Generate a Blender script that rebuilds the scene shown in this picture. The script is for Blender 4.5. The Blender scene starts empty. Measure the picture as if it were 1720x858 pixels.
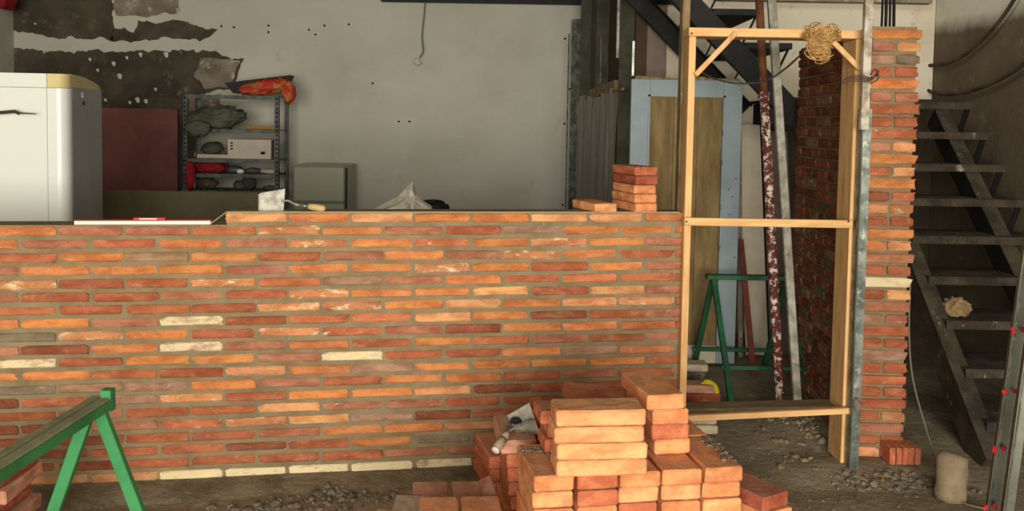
import bpy, bmesh, math, random
from mathutils import Vector, Matrix, noise as mn
from mathutils.geometry import tessellate_polygon
random.seed(7)
PI = math.pi
S = bpy.context.scene
COL = S.collection

# ------------------------------------------------------------------ camera
F = 1500.0
EYE = Vector((0, 0, 1.5))
PITCH = math.atan(83/F)
ROLL = 0.0165
RC = Matrix.Rotation(PI/2-PITCH, 3, 'X') @ Matrix.Rotation(ROLL, 3, 'Z')
cd = bpy.data.cameras.new('camera')
cam = bpy.data.objects.new('camera', cd); COL.objects.link(cam)
cam.matrix_world = Matrix.Translation(EYE) @ RC.to_4x4()
cd.sensor_width = 36; cd.lens = F/1720*36; cd.shift_y = -(429-291)/1720
cd.clip_start = 0.05; cd.clip_end = 100
S.camera = cam
def ray(u, v): return RC @ Vector(((u-860)/F, -(v-291)/F, -1))
def at(u, v, Y):
    d = ray(u, v); return EYE + d*(Y/d.y)
def gnd(u, v, z=0.0):
    d = ray(u, v); return EYE + d*((z-EYE.z)/d.z)

# ------------------------------------------------------------------ light
S.view_settings.view_transform = 'Standard'; S.view_settings.look = 'None'
S.view_settings.gamma = 1; S.view_settings.use_curve_mapping = False
S.view_settings.exposure = 0.35
w = bpy.data.worlds.new('world'); S.world = w; w.use_nodes = True
w.node_tree.nodes['Background'].inputs[0].default_value = (1.0, 0.96, 0.88, 1)
w.node_tree.nodes['Background'].inputs[1].default_value = 0.55
def area(name, loc, target, sx, sy, power, col):
    l = bpy.data.lights.new(name, 'AREA'); l.shape = 'RECTANGLE'; l.size = sx; l.size_y = sy
    l.energy = power; l.color = col
    o = bpy.data.objects.new(name, l); COL.objects.link(o); o.location = loc
    o.rotation_euler = (Vector(target)-Vector(loc)).to_track_quat('-Z', 'Y').to_euler()
    return o
area('shopfront_daylight', (0.1, -4.8, 1.65), (0.0, 4, 1.2), 4.4, 2.6, 690, (1.0, 0.94, 0.84))
area('upper_window_daylight', (1.9, 4.6, 3.2), (2.95, 5.9, 2.5), 0.5, 0.5, 9, (1.0, 0.97, 0.9))

# ------------------------------------------------------------------ materials
def lin(c):
    return tuple(((x/255)/12.92 if x/255 <= .04045 else ((x/255+.055)/1.055)**2.4) for x in c) + (1,)
def nd(nt, t, **kw):
    n = nt.nodes.new(t)
    for k, v in kw.items(): setattr(n, k, v)
    return n
def base_mat(name):
    m = bpy.data.materials.new(name); m.use_nodes = True
    nt = m.node_tree; return m, nt, nt.nodes['Principled BSDF']
def noise(nt, vec, scale, detail=4, rough=.6):
    n = nd(nt, 'ShaderNodeTexNoise'); n.inputs['Scale'].default_value = scale
    n.inputs['Detail'].default_value = detail; n.inputs['Roughness'].default_value = rough
    nt.links.new(vec, n.inputs['Vector']); return n.outputs['Fac']
def ramp(nt, fac, a, b):
    r = nd(nt, 'ShaderNodeMapRange'); r.inputs[1].default_value = a; r.inputs[2].default_value = b
    nt.links.new(fac, r.inputs[0]); return r.outputs[0]
def mix(nt, fac, a, b, mode='MIX'):
    m = nd(nt, 'ShaderNodeMix', data_type='RGBA', blend_type=mode)
    for i, v in ((0, fac), (6, a), (7, b)):
        if hasattr(v, 'links'): nt.links.new(v, m.inputs[i])
        else: m.inputs[i].default_value = v
    return m.outputs[2]
def bump(nt, h, bs, strength, dist):
    b = nd(nt, 'ShaderNodeBump'); b.inputs['Strength'].default_value = strength; b.inputs['Distance'].default_value = dist
    nt.links.new(h, b.inputs['Height']); nt.links.new(b.outputs[0], bs.inputs['Normal'])
def mat(name, c1, c2=None, scale=8, lo=.4, hi=.65, rough=.8, metal=0, bmp=.3, bscale=60, c3=None, s3=40, lo3=.58, hi3=.66, stretch=None, spec=.3, bdist=.004):
    m, nt, bs = base_mat(name)
    tc = nd(nt, 'ShaderNodeTexCoord'); v = tc.outputs['Object']
    if stretch:
        mp = nd(nt, 'ShaderNodeMapping'); mp.inputs['Scale'].default_value = stretch
        nt.links.new(v, mp.inputs[0]); v = mp.outputs[0]
    c = lin(c1)
    if c2: c = mix(nt, ramp(nt, noise(nt, v, scale), lo, hi), c, lin(c2))
    if c3: c = mix(nt, ramp(nt, noise(nt, v, s3, 5, .7), lo3, hi3), c, lin(c3))
    if hasattr(c, 'links'): nt.links.new(c, bs.inputs['Base Color'])
    else: bs.inputs['Base Color'].default_value = c
    bs.inputs['Roughness'].default_value = rough; bs.inputs['Metallic'].default_value = metal
    bs.inputs['Specular IOR Level'].default_value = spec
    if bmp: bump(nt, noise(nt, v, bscale, 5, .65), bs, bmp, bdist)
    return m
def brick_mat(name, bs_=70, dust=0.0):
    # base tint = object colour; object alpha below 1 lets pale lime patches through
    m, nt, bs = base_mat(name)
    tc = nd(nt, 'ShaderNodeTexCoord'); oi = nd(nt, 'ShaderNodeObjectInfo')
    sc = nd(nt, 'ShaderNodeVectorMath', operation='SCALE'); sc.inputs[3].default_value = 37.0
    cb = nd(nt, 'ShaderNodeCombineXYZ')
    for i in range(3): nt.links.new(oi.outputs['Random'], cb.inputs[i])
    nt.links.new(cb.outputs[0], sc.inputs[0])
    ad = nd(nt, 'ShaderNodeVectorMath', operation='ADD')
    nt.links.new(tc.outputs['Object'], ad.inputs[0]); nt.links.new(sc.outputs[0], ad.inputs[1])
    mp = nd(nt, 'ShaderNodeMapping'); mp.inputs['Scale'].default_value = (.7, 1, 1.7); nt.links.new(ad.outputs[0], mp.inputs[0])
    v = mp.outputs[0]
    dark = mix(nt, 1.0, oi.outputs['Color'], (.76, .68, .66, 1), 'MULTIPLY')
    lite = mix(nt, 1.0, oi.outputs['Color'], (1.1, 1.14, 1.16, 1), 'MULTIPLY')
    c = mix(nt, ramp(nt, noise(nt, v, 13, 4, .6), .40, .62), lite, dark)
    c = mix(nt, ramp(nt, noise(nt, v, 15, 5, .75), .54, .74), c, mix(nt, .35, c, lin((226, 180, 140))))
    c = mix(nt, ramp(nt, noise(nt, v, 90, 3, .7), .60, .75), c, mix(nt, 1.0, oi.outputs['Color'], (.5, .45, .42, 1), 'MULTIPLY'))
    inv = nd(nt, 'ShaderNodeMath', operation='SUBTRACT'); inv.inputs[0].default_value = 1.0
    nt.links.new(oi.outputs['Alpha'], inv.inputs[1])
    n = noise(nt, v, 16, 5, .7)
    t = nd(nt, 'ShaderNodeMath', operation='MULTIPLY_ADD')   # n + inv*.6 -.62 , sharpened
    nt.links.new(inv.outputs[0], t.inputs[0]); t.inputs[1].default_value = .55; nt.links.new(n, t.inputs[2])
    f = ramp(nt, t.outputs[0], .70, .82)
    c = mix(nt, f, c, lin((226, 208, 166)))
    if not dust:
        c = mix(nt, ramp(nt, noise(nt, v, 24, 5, .75), .57, .68), c, mix(nt, .6, c, lin((134, 118, 88))))
    if dust:
        ge = nd(nt, 'ShaderNodeNewGeometry'); sp = nd(nt, 'ShaderNodeSeparateXYZ')
        nt.links.new(ge.outputs['Normal'], sp.inputs[0])
        up = ramp(nt, sp.outputs[2], .6, .9)
        mm = nd(nt, 'ShaderNodeMath', operation='MULTIPLY'); nt.links.new(up, mm.inputs[0])
        nt.links.new(ramp(nt, noise(nt, v, 9, 5, .7), .35, .8), mm.inputs[1])
        m2 = nd(nt, 'ShaderNodeMath', operation='MULTIPLY'); nt.links.new(mm.outputs[0], m2.inputs[0]); m2.inputs[1].default_value = dust
        c = mix(nt, m2.outputs[0], c, lin((176, 150, 124)))
    nt.links.new(c, bs.inputs['Base Color']); bs.inputs['Roughness'].default_value = .92
    bs.inputs['Specular IOR Level'].default_value = .2
    bump(nt, noise(nt, v, bs_, 6, .7), bs, .55, .006)
    return m
M = {}
M['brick'] = brick_mat('fired_brick')
M['loose'] = brick_mat('loose_brick', 80, .8)
M['mortar'] = mat('cement_mortar', (142, 128, 98), (120, 106, 78), 9, .35, .7, .95, bmp=.7, bscale=55, c3=(150, 138, 112), s3=26, lo3=.6, hi3=.75)
M['footing'] = mat('rough_grey_footing', (124, 112, 88), (92, 82, 62), 7, .35, .65, .96, bmp=1.0, bscale=30, c3=(148, 138, 114), s3=22, lo3=.6, hi3=.72, bdist=.012)
M['dry_mortar'] = mat('grey_mortar_bits', (128, 120, 104), (92, 84, 70), 30, .4, .6, .97, bmp=.7, bscale=120, c3=(176, 168, 150), s3=60, lo3=.62, hi3=.7)
M['floor'] = mat('dusty_cement_floor', (150, 139, 116), (114, 102, 80), 2.2, .35, .68, .93, bmp=.8, bscale=28, c3=(170, 160, 136), s3=9, lo3=.58, hi3=.72, bdist=.012)
M['ceiling'] = mat('old_plaster_ceiling', (150, 145, 132), (120, 114, 100), 3, rough=.95)
M['wall'] = mat('pale_wall_paint', (188, 186, 173), (173, 171, 155), 1.3, .35, .7, .9, bmp=.25, bscale=35, c3=(162, 161, 146), s3=3.5, lo3=.6, hi3=.8)
M['cream'] = mat('cream_plaster', (205, 196, 174), (184, 172, 148), 2.4, .4, .7, .92, bmp=.3, bscale=30, c3=(160, 148, 124), s3=7, lo3=.62, hi3=.75)
M['pinkwall'] = mat('greyish_pink_plaster', (128, 112, 104), (112, 96, 88), 4, rough=.92)
M['bare'] = mat('bare_dark_cement', (84, 76, 62), (58, 52, 42), 3.4, .35, .65, .95, bmp=.7, bscale=22, c3=(120, 110, 92), s3=7, lo3=.58, hi3=.74, bdist=.01)
M['bare_light'] = mat('worn_grey_plaster', (138, 128, 112), (104, 94, 80), 5, .35, .65, .95, bmp=.6, bscale=25, c3=(178, 172, 156), s3=11, lo3=.55, hi3=.66)
M['chip'] = mat('white_plaster_chip', (196, 192, 176), rough=.9, bmp=.3)
M['black'] = mat('dark_hole', (28, 26, 22), rough=.95)
M['pine'] = mat('new_pine', (226, 184, 126), (202, 152, 96), 5, .4, .7, .72, bmp=.25, bscale=20, c3=(170, 116, 68), s3=5, lo3=.66, hi3=.74, stretch=(6, 6, .9))
M['pineh'] = mat('new_pine_rail', (226, 184, 126), (202, 152, 96), 5, .4, .7, .72, bmp=.25, bscale=20, c3=(170, 116, 68), s3=5, lo3=.68, hi3=.74, stretch=(.9, 6, 6))
M['oldwood'] = mat('dirty_plank', (150, 128, 92), (110, 86, 56), 6, .35, .65, .9, bmp=.5, bscale=20, c3=(186, 172, 140), s3=9, lo3=.6, hi3=.68, stretch=(6, 6, 1))
M['greyplank'] = mat('weathered_plank', (142, 124, 94), (112, 94, 66), 6, .35, .65, .9, bmp=.5, bscale=20, c3=(176, 160, 128), s3=8, lo3=.6, hi3=.7, stretch=(1, 6, 6))
M['galv'] = mat('galvanised_steel', (158, 164, 156), (104, 114, 106), 14, .38, .6, .38, .75, bmp=.15, bscale=40, c3=(196, 198, 188), s3=22, lo3=.58, hi3=.66)
M['galvdark'] = mat('dull_galvanised_steel', (106, 106, 94), (80, 80, 68), 5, .35, .65, .5, .6, bmp=.15)
M['whitetube'] = mat('lime_splashed_tube', (200, 194, 178), (150, 138, 116), 18, .4, .6, .8, .1, bmp=.4, c3=(96, 66, 46), s3=24, lo3=.62, hi3=.68)
M['redtube'] = mat('red_tube_white_paint', (98, 46, 40), (78, 36, 32), 12, rough=.7, bmp=.4, c3=(206, 196, 178), s3=34, lo3=.51, hi3=.58)
M['browntube'] = mat('brown_rusty_tube', (104, 66, 38), (74, 44, 24), 12, rough=.75, bmp=.3, c3=(160, 140, 110), s3=15, lo3=.66, hi3=.7)
M['greytube'] = mat('grey_dusty_tube', (166, 164, 150), (128, 124, 108), 14, .4, .6, .75, .15, bmp=.3, c3=(90, 84, 72), s3=30, lo3=.64, hi3=.7)
M['rustbar'] = mat('red_oxide_bar', (118, 62, 46), (90, 44, 34), 9, rough=.8)
M['steel'] = mat('black_painted_steel', (19, 18, 16), (28, 25, 22), 8, .4, .7, .65, 0, bmp=.2, c3=(74, 66, 54), s3=20, lo3=.68, hi3=.76)
M['tread'] = mat('dusty_steel_tread', (74, 66, 52), (44, 38, 30), 9, .35, .65, .85, 0, bmp=.5, bscale=50, c3=(150, 142, 122), s3=16, lo3=.62, hi3=.72)
M['stringer'] = mat('dusty_steel_stringer', (84, 70, 52), (56, 45, 33), 7, .35, .65, .8, .1, bmp=.4, c3=(128, 112, 90), s3=18, lo3=.6, hi3=.7)
M['green'] = mat('green_painted_steel', (58, 132, 80), (48, 114, 66), 9, rough=.55, bmp=.2, c3=(120, 130, 96), s3=14, lo3=.68, hi3=.73)
M['green_dusty'] = mat('green_steel_dusted_top', (118, 122, 92), (144, 142, 112), 10, .35, .6, .85, bmp=.4, c3=(60, 108, 68), s3=8, lo3=.58, hi3=.66)
M['green_dark'] = mat('dark_green_steel', (38, 92, 58), (28, 70, 44), 9, rough=.6, bmp=.2)
M['door'] = mat('pale_blue_door_paint', (142, 156, 160), (130, 144, 150), 5, .4, .7, .6, bmp=.15, c3=(104, 110, 108), s3=26, lo3=.7, hi3=.74)
M['ply'] = mat('stained_plywood', (138, 118, 78), (108, 88, 54), 3.5, .35, .65, .85, bmp=.3, stretch=(5, 5, 1), c3=(90, 78, 46), s3=3, lo3=.62, hi3=.8)
M['fridge'] = mat('white_enamel', (232, 235, 226), rough=.22, bmp=0, spec=.5)
M['fridge_side'] = mat('grey_fridge_side', (168, 170, 170), (156, 158, 158), 3, rough=.45, bmp=.1)
M['yellowed'] = mat('yellowed_plastic', (222, 204, 146), (204, 184, 124), 6, rough=.5, bmp=0)
M['metalgrey'] = mat('small_fridge_enamel', (140, 142, 120), rough=.3, bmp=0, spec=.5)
M['maroon'] = mat('maroon_board', (126, 78, 74), (110, 66, 62), 4, rough=.8, bmp=.1)
M['olive'] = mat('olive_grey_board', (104, 98, 74), (92, 86, 62), 3, rough=.9, bmp=.1)
M['rack'] = mat('grey_rack_steel', (92, 98, 94), (62, 68, 64), 12, rough=.5, metal=.3, bmp=.1)
M['tarp'] = mat('grey_green_tarp', (84, 86, 70), (60, 60, 48), 7, rough=.8, bmp=.3)
M['redcloth'] = mat('crimson_cloth', (140, 26, 28), (104, 18, 20), 9, rough=.85, bmp=.3)
M['redbag'] = mat('red_orange_bag', (168, 48, 28), (170, 110, 62), 9, .45, .6, .5, bmp=.3)
M['card'] = mat('pale_cardboard', (190, 180, 166), (178, 166, 150), 5, rough=.9, bmp=0, c3=(100, 80, 70), s3=30, lo3=.70, hi3=.72)
M['cardside'] = mat('brown_cardboard', (120, 90, 68), rough=.9, bmp=0)
M['rubber'] = mat('black_plastic', (26, 26, 24), rough=.6, bmp=0)
M['white'] = mat('white_aluminium', (222, 220, 208), rough=.5, bmp=0)
M['red'] = mat('red_plastic', (188, 28, 26), rough=.4, bmp=0)
M['yellow'] = mat('yellow_plastic', (206, 200, 20), (190, 170, 20), 9, rough=.5, bmp=0)
M['yellowwood'] = mat('yellow_wood', (150, 112, 44), rough=.7, bmp=0)
M['straw'] = mat('sisal_straw', (196, 158, 98), (160, 120, 66), 20, rough=.9, bmp=0)
M['string'] = mat('mason_string', (200, 184, 140), rough=.9, bmp=0)
M['cable'] = mat('dusty_black_cable', (52, 44, 36), (84, 70, 56), 5, rough=.8, bmp=0)
M['greycable'] = mat('grey_cable', (112, 108, 96), rough=.8, bmp=0)
M['blade'] = mat('cement_coated_steel', (178, 174, 160), (136, 132, 120), 25, .4, .6, .55, .3, bmp=.3, c3=(64, 60, 56), s3=22, lo3=.63, hi3=.68)
M['handle'] = mat('worn_wooden_handle', (206, 176, 124), (176, 144, 98), 20, rough=.75, bmp=.1)
M['handle_grey'] = mat('grey_wooden_handle', (150, 134, 108), (126, 110, 84), 20, rough=.85, bmp=.2)
M['sack'] = mat('beige_sack', (150, 134, 108), (122, 106, 82), 9, rough=.9, bmp=.4, bscale=30)
M['rubbleknot'] = mat('beige_twine_ball', (164, 142, 104), (120, 98, 66), 12, rough=.95, bmp=.8, bscale=40)
M['plank_dark'] = mat('dark_brown_sheet', (70, 58, 42), (54, 44, 32), 4, rough=.85, bmp=.2)
M['sheet'] = mat('greenish_sheet', (92, 88, 68), (76, 70, 54), 4, rough=.85, bmp=.2)
M['redpaint'] = mat('red_tie', (170, 40, 40), rough=.7, bmp=0)
# clouded plastic
def plastic(name, c, alpha):
    m, nt, bs = base_mat(name)
    bs.inputs['Base Color'].default_value = lin(c); bs.inputs['Roughness'].default_value = .35
    bs.inputs['Alpha'].default_value = alpha
    return m
M['curtain'] = plastic('clouded_plastic_sheet', (152, 146, 136), .62)
M['bagplastic'] = plastic('white_plastic_bag', (202, 196, 178), .93)

# ------------------------------------------------------------------ mesh helpers
def obj(name, bm, m, parent=None, smooth=False):
    me = bpy.data.meshes.new(name)
    bmesh.ops.recalc_face_normals(bm, faces=bm.faces)
    bm.to_mesh(me); bm.free()
    if smooth:
        for p in me.polygons: p.use_smooth = True
    me.materials.append(m)
    o = bpy.data.objects.new(name, me); COL.objects.link(o)
    if parent: o.parent = parent; o.matrix_parent_inverse = parent.matrix_world.inverted()
    return o
def tag(o, label=None, cat=None, group=None, kind=None):
    if label: o['label'] = label
    if cat: o['category'] = cat
    if group: o['group'] = group
    if kind: o['kind'] = kind
    return o
def thing(name, label, cat, loc=(0, 0, 0), group=None, kind=None):
    o = bpy.data.objects.new(name, None); COL.objects.link(o); o.location = loc
    o.matrix_world = Matrix.Translation(loc); o.empty_display_size = .1
    return tag(o, label, cat, group, kind)
def B(): return bmesh.new()
def box(bm, c, s, rot=None, bev=0.0, jit=0.0):
    r = bmesh.ops.create_cube(bm, size=1.0); vs = r['verts']
    bmesh.ops.scale(bm, vec=s, verts=vs)
    if bev:
        es = list({e for v in vs for e in v.link_edges})
        rr = bmesh.ops.bevel(bm, geom=es, offset=bev, segments=1, affect='EDGES')
        vs = list({v for f in rr['faces'] for v in f.verts} | {v for v in vs if v.is_valid})
    if jit:
        for v in vs: v.co += Vector([random.uniform(-jit, jit) for _ in range(3)])
    if rot is not None: bmesh.ops.rotate(bm, cent=(0, 0, 0), matrix=rot, verts=vs)
    bmesh.ops.translate(bm, vec=c, verts=vs)
    return vs
def bx(bm, x0, x1, y0, y1, z0, z1, bev=0.0):
    return box(bm, ((x0+x1)/2, (y0+y1)/2, (z0+z1)/2), (abs(x1-x0), abs(y1-y0), abs(z1-z0)), bev=bev)
def beam(bm, p0, p1, wd, dp, front=(0, -1, 0), bev=0.002):
    p0 = Vector(p0); p1 = Vector(p1); a = (p1-p0); L = a.length; a.normalize()
    f = Vector(front); sd = a.cross(f).normalized(); f = sd.cross(a).normalized()
    R = Matrix((sd, f, a)).transposed()
    return box(bm, (p0+p1)/2, (wd, dp, L), R, bev)
def chan(bm, p0, p1, wd, dp, t=.006, front=(0, -1, 0), opening=1):
    # C channel: web on the front face, two flanges going back
    p0 = Vector(p0); p1 = Vector(p1); a = (p1-p0).normalized(); f = Vector(front)
    sd = a.cross(f).normalized(); f = sd.cross(a).normalized()
    beam(bm, p0, p1, wd, t, front, 0)
    for s in (-1, 1):
        off = sd*(s*(wd/2-t/2)) - f*(dp/2)*opening
        beam(bm, p0+off, p1+off, t, dp, front, 0)
def frame_of(a):
    a = a.normalized(); u = a.cross(Vector((0, 0, 1)))
    if u.length < .1: u = a.cross(Vector((0, 1, 0)))
    u.normalize(); return u, a.cross(u).normalized()
def tube(bm, pts, r, n=8, caps=True):
    pts = [Vector(p) for p in pts]; rings = []; u = None
    for i, p in enumerate(pts):
        a = (pts[min(i+1, len(pts)-1)]-pts[max(i-1, 0)])
        if a.length < 1e-9: a = Vector((0, 0, 1))
        a.normalize()
        if u is None: u, v = frame_of(a)
        else:
            u = (u - a*u.dot(a)).normalized(); v = a.cross(u)
        rr = r[i] if isinstance(r, (list, tuple)) else r
        rings.append([bm.verts.new(p+u*math.cos(2*PI*k/n)*rr+v*math.sin(2*PI*k/n)*rr) for k in range(n)])
    for a, b in zip(rings, rings[1:]):
        for k in range(n): bm.faces.new((a[k], a[(k+1) % n], b[(k+1) % n], b[k]))
    if caps:
        bm.faces.new(rings[0]); bm.faces.new(rings[-1][::-1])
def spline(pts, n=8):
    pts = [Vector(p) for p in pts]; out = []
    P_ = [pts[0]*2-pts[1]]+pts+[pts[-1]*2-pts[-2]]
    for i in range(1, len(P_)-2):
        for k in range(n):
            t = k/n; a, b, c, d = P_[i-1:i+3]
            out.append(.5*((2*b)+(c-a)*t+(2*a-5*b+4*c-d)*t*t+(3*b-a-3*c+d)*t**3))
    out.append(pts[-1]); return out
def prism(bm, poly, off):
    off = Vector(off); a = [bm.verts.new(p) for p in poly]; b = [bm.verts.new(Vector(p)+off) for p in poly]
    fs = [bm.faces.new(a), bm.faces.new(b[::-1])]
    for i in range(len(a)): bm.faces.new((a[i], b[i], b[(i+1) % len(a)], a[(i+1) % len(a)]))
    return fs
def blob(bm, c, s, seed=0, sub=3, amp=.3, fr=2.0, ridge=False, rot=None, flat=None):
    r = bmesh.ops.create_icosphere(bm, subdivisions=sub, radius=1.0); vs = r['verts']
    off = Vector((seed*7.3, seed*3.1, seed*1.7))
    for v in vs:
        n = v.co.copy()
        k = mn.fractal(n*fr+off, 1.0, 2.0, 3)
        if ridge: k = (.5-abs(mn.noise(n*fr*1.3+off))*1.6)
        v.co = n*(1+amp*k)
        if flat is not None and v.co.z < flat: v.co.z = flat
    bmesh.ops.scale(bm, vec=s, verts=vs)
    if rot is not None: bmesh.ops.rotate(bm, cent=(0, 0, 0), matrix=rot, verts=vs)
    bmesh.ops.translate(bm, vec=c, verts=vs); return vs
def lathe(bm, p0, axis, prof, n=12):
    axis = Vector(axis).normalized(); u, v = frame_of(axis); rings = []
    for d, r in prof:
        c = Vector(p0)+axis*d
        rings.append([bm.verts.new(c+u*math.cos(2*PI*k/n)*r+v*math.sin(2*PI*k/n)*r) for k in range(n)])
    for a, b in zip(rings, rings[1:]):
        for k in range(n): bm.faces.new((a[k], a[(k+1) % n], b[(k+1) % n], b[k]))
    bm.faces.new(rings[0]); bm.faces.new(rings[-1][::-1])
Rz = lambda a: Matrix.Rotation(a, 3, 'Z')
Ry = lambda a: Matrix.Rotation(a, 3, 'Y')
Rx = lambda a: Matrix.Rotation(a, 3, 'X')

# ------------------------------------------------------------------ the setting
XL, XR, YB, YF, ZC = -4.62, 2.97, 8.3, -3.2, 3.3
def floor_h(x, y):
    h = .012*mn.fractal(Vector((x*1.6, y*1.6, 0)), 1, 2, 4)+.006*mn.noise(Vector((x*9, y*9, 3)))
    k = max(0, min(1, (x-.75)/.3))*max(0, min(1, (y-3.85)/.4))
    h += .035*k
    m = max(0, 1-math.hypot((x-1.62)/.55, (y-3.86)/.2)); h += .05*m
    m = max(0, 1-math.hypot((x-1.35)/.35, (y-4.35)/.35)); h += .05*m
    return h-.004
def struct(name, bm, m, parent=None, **kw):
    o = obj(name, bm, m, parent, **kw)
    if not parent: o['kind'] = 'structure'
    return o
bm = B(); nx, ny = 130, 175; grid = []
for j in range(ny+1):
    row = []
    for i in range(nx+1):
        x = XL+(XR-XL)*i/nx; y = YF+(YB-YF)*j/ny
        row.append(bm.verts.new((x, y, floor_h(x, y))))
    grid.append(row)
for j in range(ny):
    for i in range(nx): bm.faces.new((grid[j][i], grid[j][i+1], grid[j+1][i+1], grid[j+1][i]))
struct('floor', bm, M['floor'], smooth=True)
bm = B(); bx(bm, XL-.2, XR+.2, YF, YB+.2, ZC, ZC+.15); struct('ceiling', bm, M['ceiling'])
bm = B(); bx(bm, XL-.2, XR+.2, YB, YB+.2, -.1, ZC)
wall_back = struct('wall_back', bm, M['wall'])
bm = B(); bx(bm, XL-.2, XL, YF, YB, -.1, ZC); struct('wall_left', bm, M['wall'])
# right wall: brown plaster darkened as painted shade; whitewash above includes painted daylight
m, nt, bs = base_mat('shaded_brown_plaster_lit_whitewash')
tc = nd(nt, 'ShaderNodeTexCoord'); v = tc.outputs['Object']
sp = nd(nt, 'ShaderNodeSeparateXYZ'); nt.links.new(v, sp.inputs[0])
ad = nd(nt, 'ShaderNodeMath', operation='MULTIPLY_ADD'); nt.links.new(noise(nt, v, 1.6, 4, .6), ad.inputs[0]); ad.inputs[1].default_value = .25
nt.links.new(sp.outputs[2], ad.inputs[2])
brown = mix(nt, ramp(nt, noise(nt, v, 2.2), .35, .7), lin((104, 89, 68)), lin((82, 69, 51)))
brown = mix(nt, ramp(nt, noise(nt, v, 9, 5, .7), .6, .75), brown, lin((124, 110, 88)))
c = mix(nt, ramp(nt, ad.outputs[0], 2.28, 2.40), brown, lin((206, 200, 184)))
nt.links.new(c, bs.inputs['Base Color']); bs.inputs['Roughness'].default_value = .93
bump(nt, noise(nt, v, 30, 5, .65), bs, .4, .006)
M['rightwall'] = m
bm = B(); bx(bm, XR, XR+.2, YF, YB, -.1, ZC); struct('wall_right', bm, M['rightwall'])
# front wall right of the open shopfront (behind the photographer)
bm = B(); bx(bm, 2.5, XR, YF-.15, YF, -.1, ZC); bx(bm, XL, -3.4, YF-.15, YF, -.1, ZC); bx(bm, -3.4, 2.5, YF-.15, YF, 3.05, ZC)
struct('wall_front', bm, M['cream'])
# wall behind the stairs
YM = 6.35
bm = B(); bx(bm, at(1085, 100, YM).x, 2.965, YM, YM+.12, -.05, ZC); wm = struct('wall_middle', bm, M['cream'])
bm = B(); bx(bm, at(1085, 100, YM).x, at(1118, 100, YM).x, YM-.03, YM-.002, 0, ZC); struct('pilaster', bm, M['pinkwall'], wm)
# steel beam along the head of the back wall, slab edge over the stairs
zb = at(860, 4, 8.2).z
bm = B(); bx(bm, at(640, 4, 8.2).x, at(1075, 4, 8.2).x, 8.16, 8.29, zb-.005, zb+.12); struct('trim_1', bm, M['steel'])
zb = at(1400, 4, 6.3).z
bm = B(); bx(bm, 1.4, 2.9, 6.26, 6.345, zb, zb+.14); struct('trim_2', bm, M['bare_light'])

# jagged areas where the paint has come off the back wall
def jag(poly, amp=6, seed=1, n=6):
    out = []
    for i in range(len(poly)):
        a = Vector((*poly[i], 0)); b = Vector((*poly[(i+1) % len(poly)], 0)); L = (b-a).length
        k = max(1, int(L/n)); nrm = Vector((-(b-a).y, (b-a).x, 0)).normalized()
        for j in range(k):
            p = a+(b-a)*j/k; fd = min(1, min(j, k-j)/3)
            d = mn.fractal(Vector((p.x*.045, p.y*.045, seed*5.1)), .7, 2.1, 5)*amp*fd
            out.append((p.x+nrm.x*d, p.y+nrm.y*d))
    return out
def patch(name, poly, m, amp=6, seed=1, d=.004, n=5):
    bm = B(); pts = [at(u, v, YB-.0005) for u, v in jag(poly, amp, seed, n)]
    fs = prism(bm, pts, (0, -d, 0))
    bm.free(); bm = B(); off = Vector((0, -d, 0)); nP = len(pts)
    fv_ = [bm.verts.new(p+off) for p in pts]; bv = [bm.verts.new(p) for p in pts]
    for t in tessellate_polygon([[Vector((p.x, p.z, 0)) for p in pts]]):
        try: bm.faces.new([fv_[i] for i in t])
        except ValueError: pass
    for i in range(nP): bm.faces.new((fv_[i], fv_[(i+1) % nP], bv[(i+1) % nP], bv[i]))
    return obj(name, bm, m, wall_back)
patch('bare_patch', [(20, -6), (188, -6), (190, 70), (150, 66), (85, 63), (60, 57), (22, 50)], M['bare'], 7, 1)
patch('bare_patch', [(186, 60), (192, 47), (225, 55), (232, 34), (262, 40), (300, 34), (325, 42), (366, 50), (352, 62), (318, 67), (280, 62), (235, 69), (188, 70)], M['bare'], 6, 2)
patch('bare_patch', [(20, 80), (95, 86), (190, 86), (270, 85), (350, 86), (375, 94), (410, 98), (400, 122), (392, 150), (345, 156), (345, 210), (300, 330), (20, 330)], M['bare'], 7, 3)
patch('worn_patch', [(192, -6), (302, -6), (300, 22), (262, 26), (236, 28), (196, 26)], M['bare_light'], 8, 4)
patch('worn_patch', [(338, 98), (404, 102), (396, 120), (388, 146), (345, 150), (326, 128)], M['bare_light'], 5, 5, .007)
patch('worn_patch', [(318, 158), (372, 158), (366, 196), (322, 200)], M['bare_light'], 5, 6, .007)
random.seed(3)
for (u, v, s) in [(202, 128, 5), (232, 168, 5), (246, 170, 4), (280, 92, 5), (214, 97, 3), (237, 92, 4), (192, 107, 4), (178, 168, 3), (262, 150, 3), (75, 88, 2), (60, 40, 2), (165, 118, 3), (219, 172, 3), (152, 100, 3)]:
    patch('plaster_chip', [(u-s, v-s*.6), (u, v-s), (u+s*.7, v-s*.4), (u+s*.5, v+s), (u-s*.4, v+s*.8)], M['chip'], 1.5, u, .009, 2)
for (u, v) in [(372, 44), (393, 46), (451, 43), (451, 54), (519, 50), (530, 58), (545, 43), (586, 41), (670, 204), (688, 204), (957, 150), (948, 208), (945, 344), (949, 65), (626, 140)]:
    bm = B(); p = at(u, v, YB); box(bm, p+Vector((0, -.003, 0)), (.018, .006, .018), Ry(.4), .004)
    obj('nail_hole', bm, M['black'], wall_back)

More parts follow.
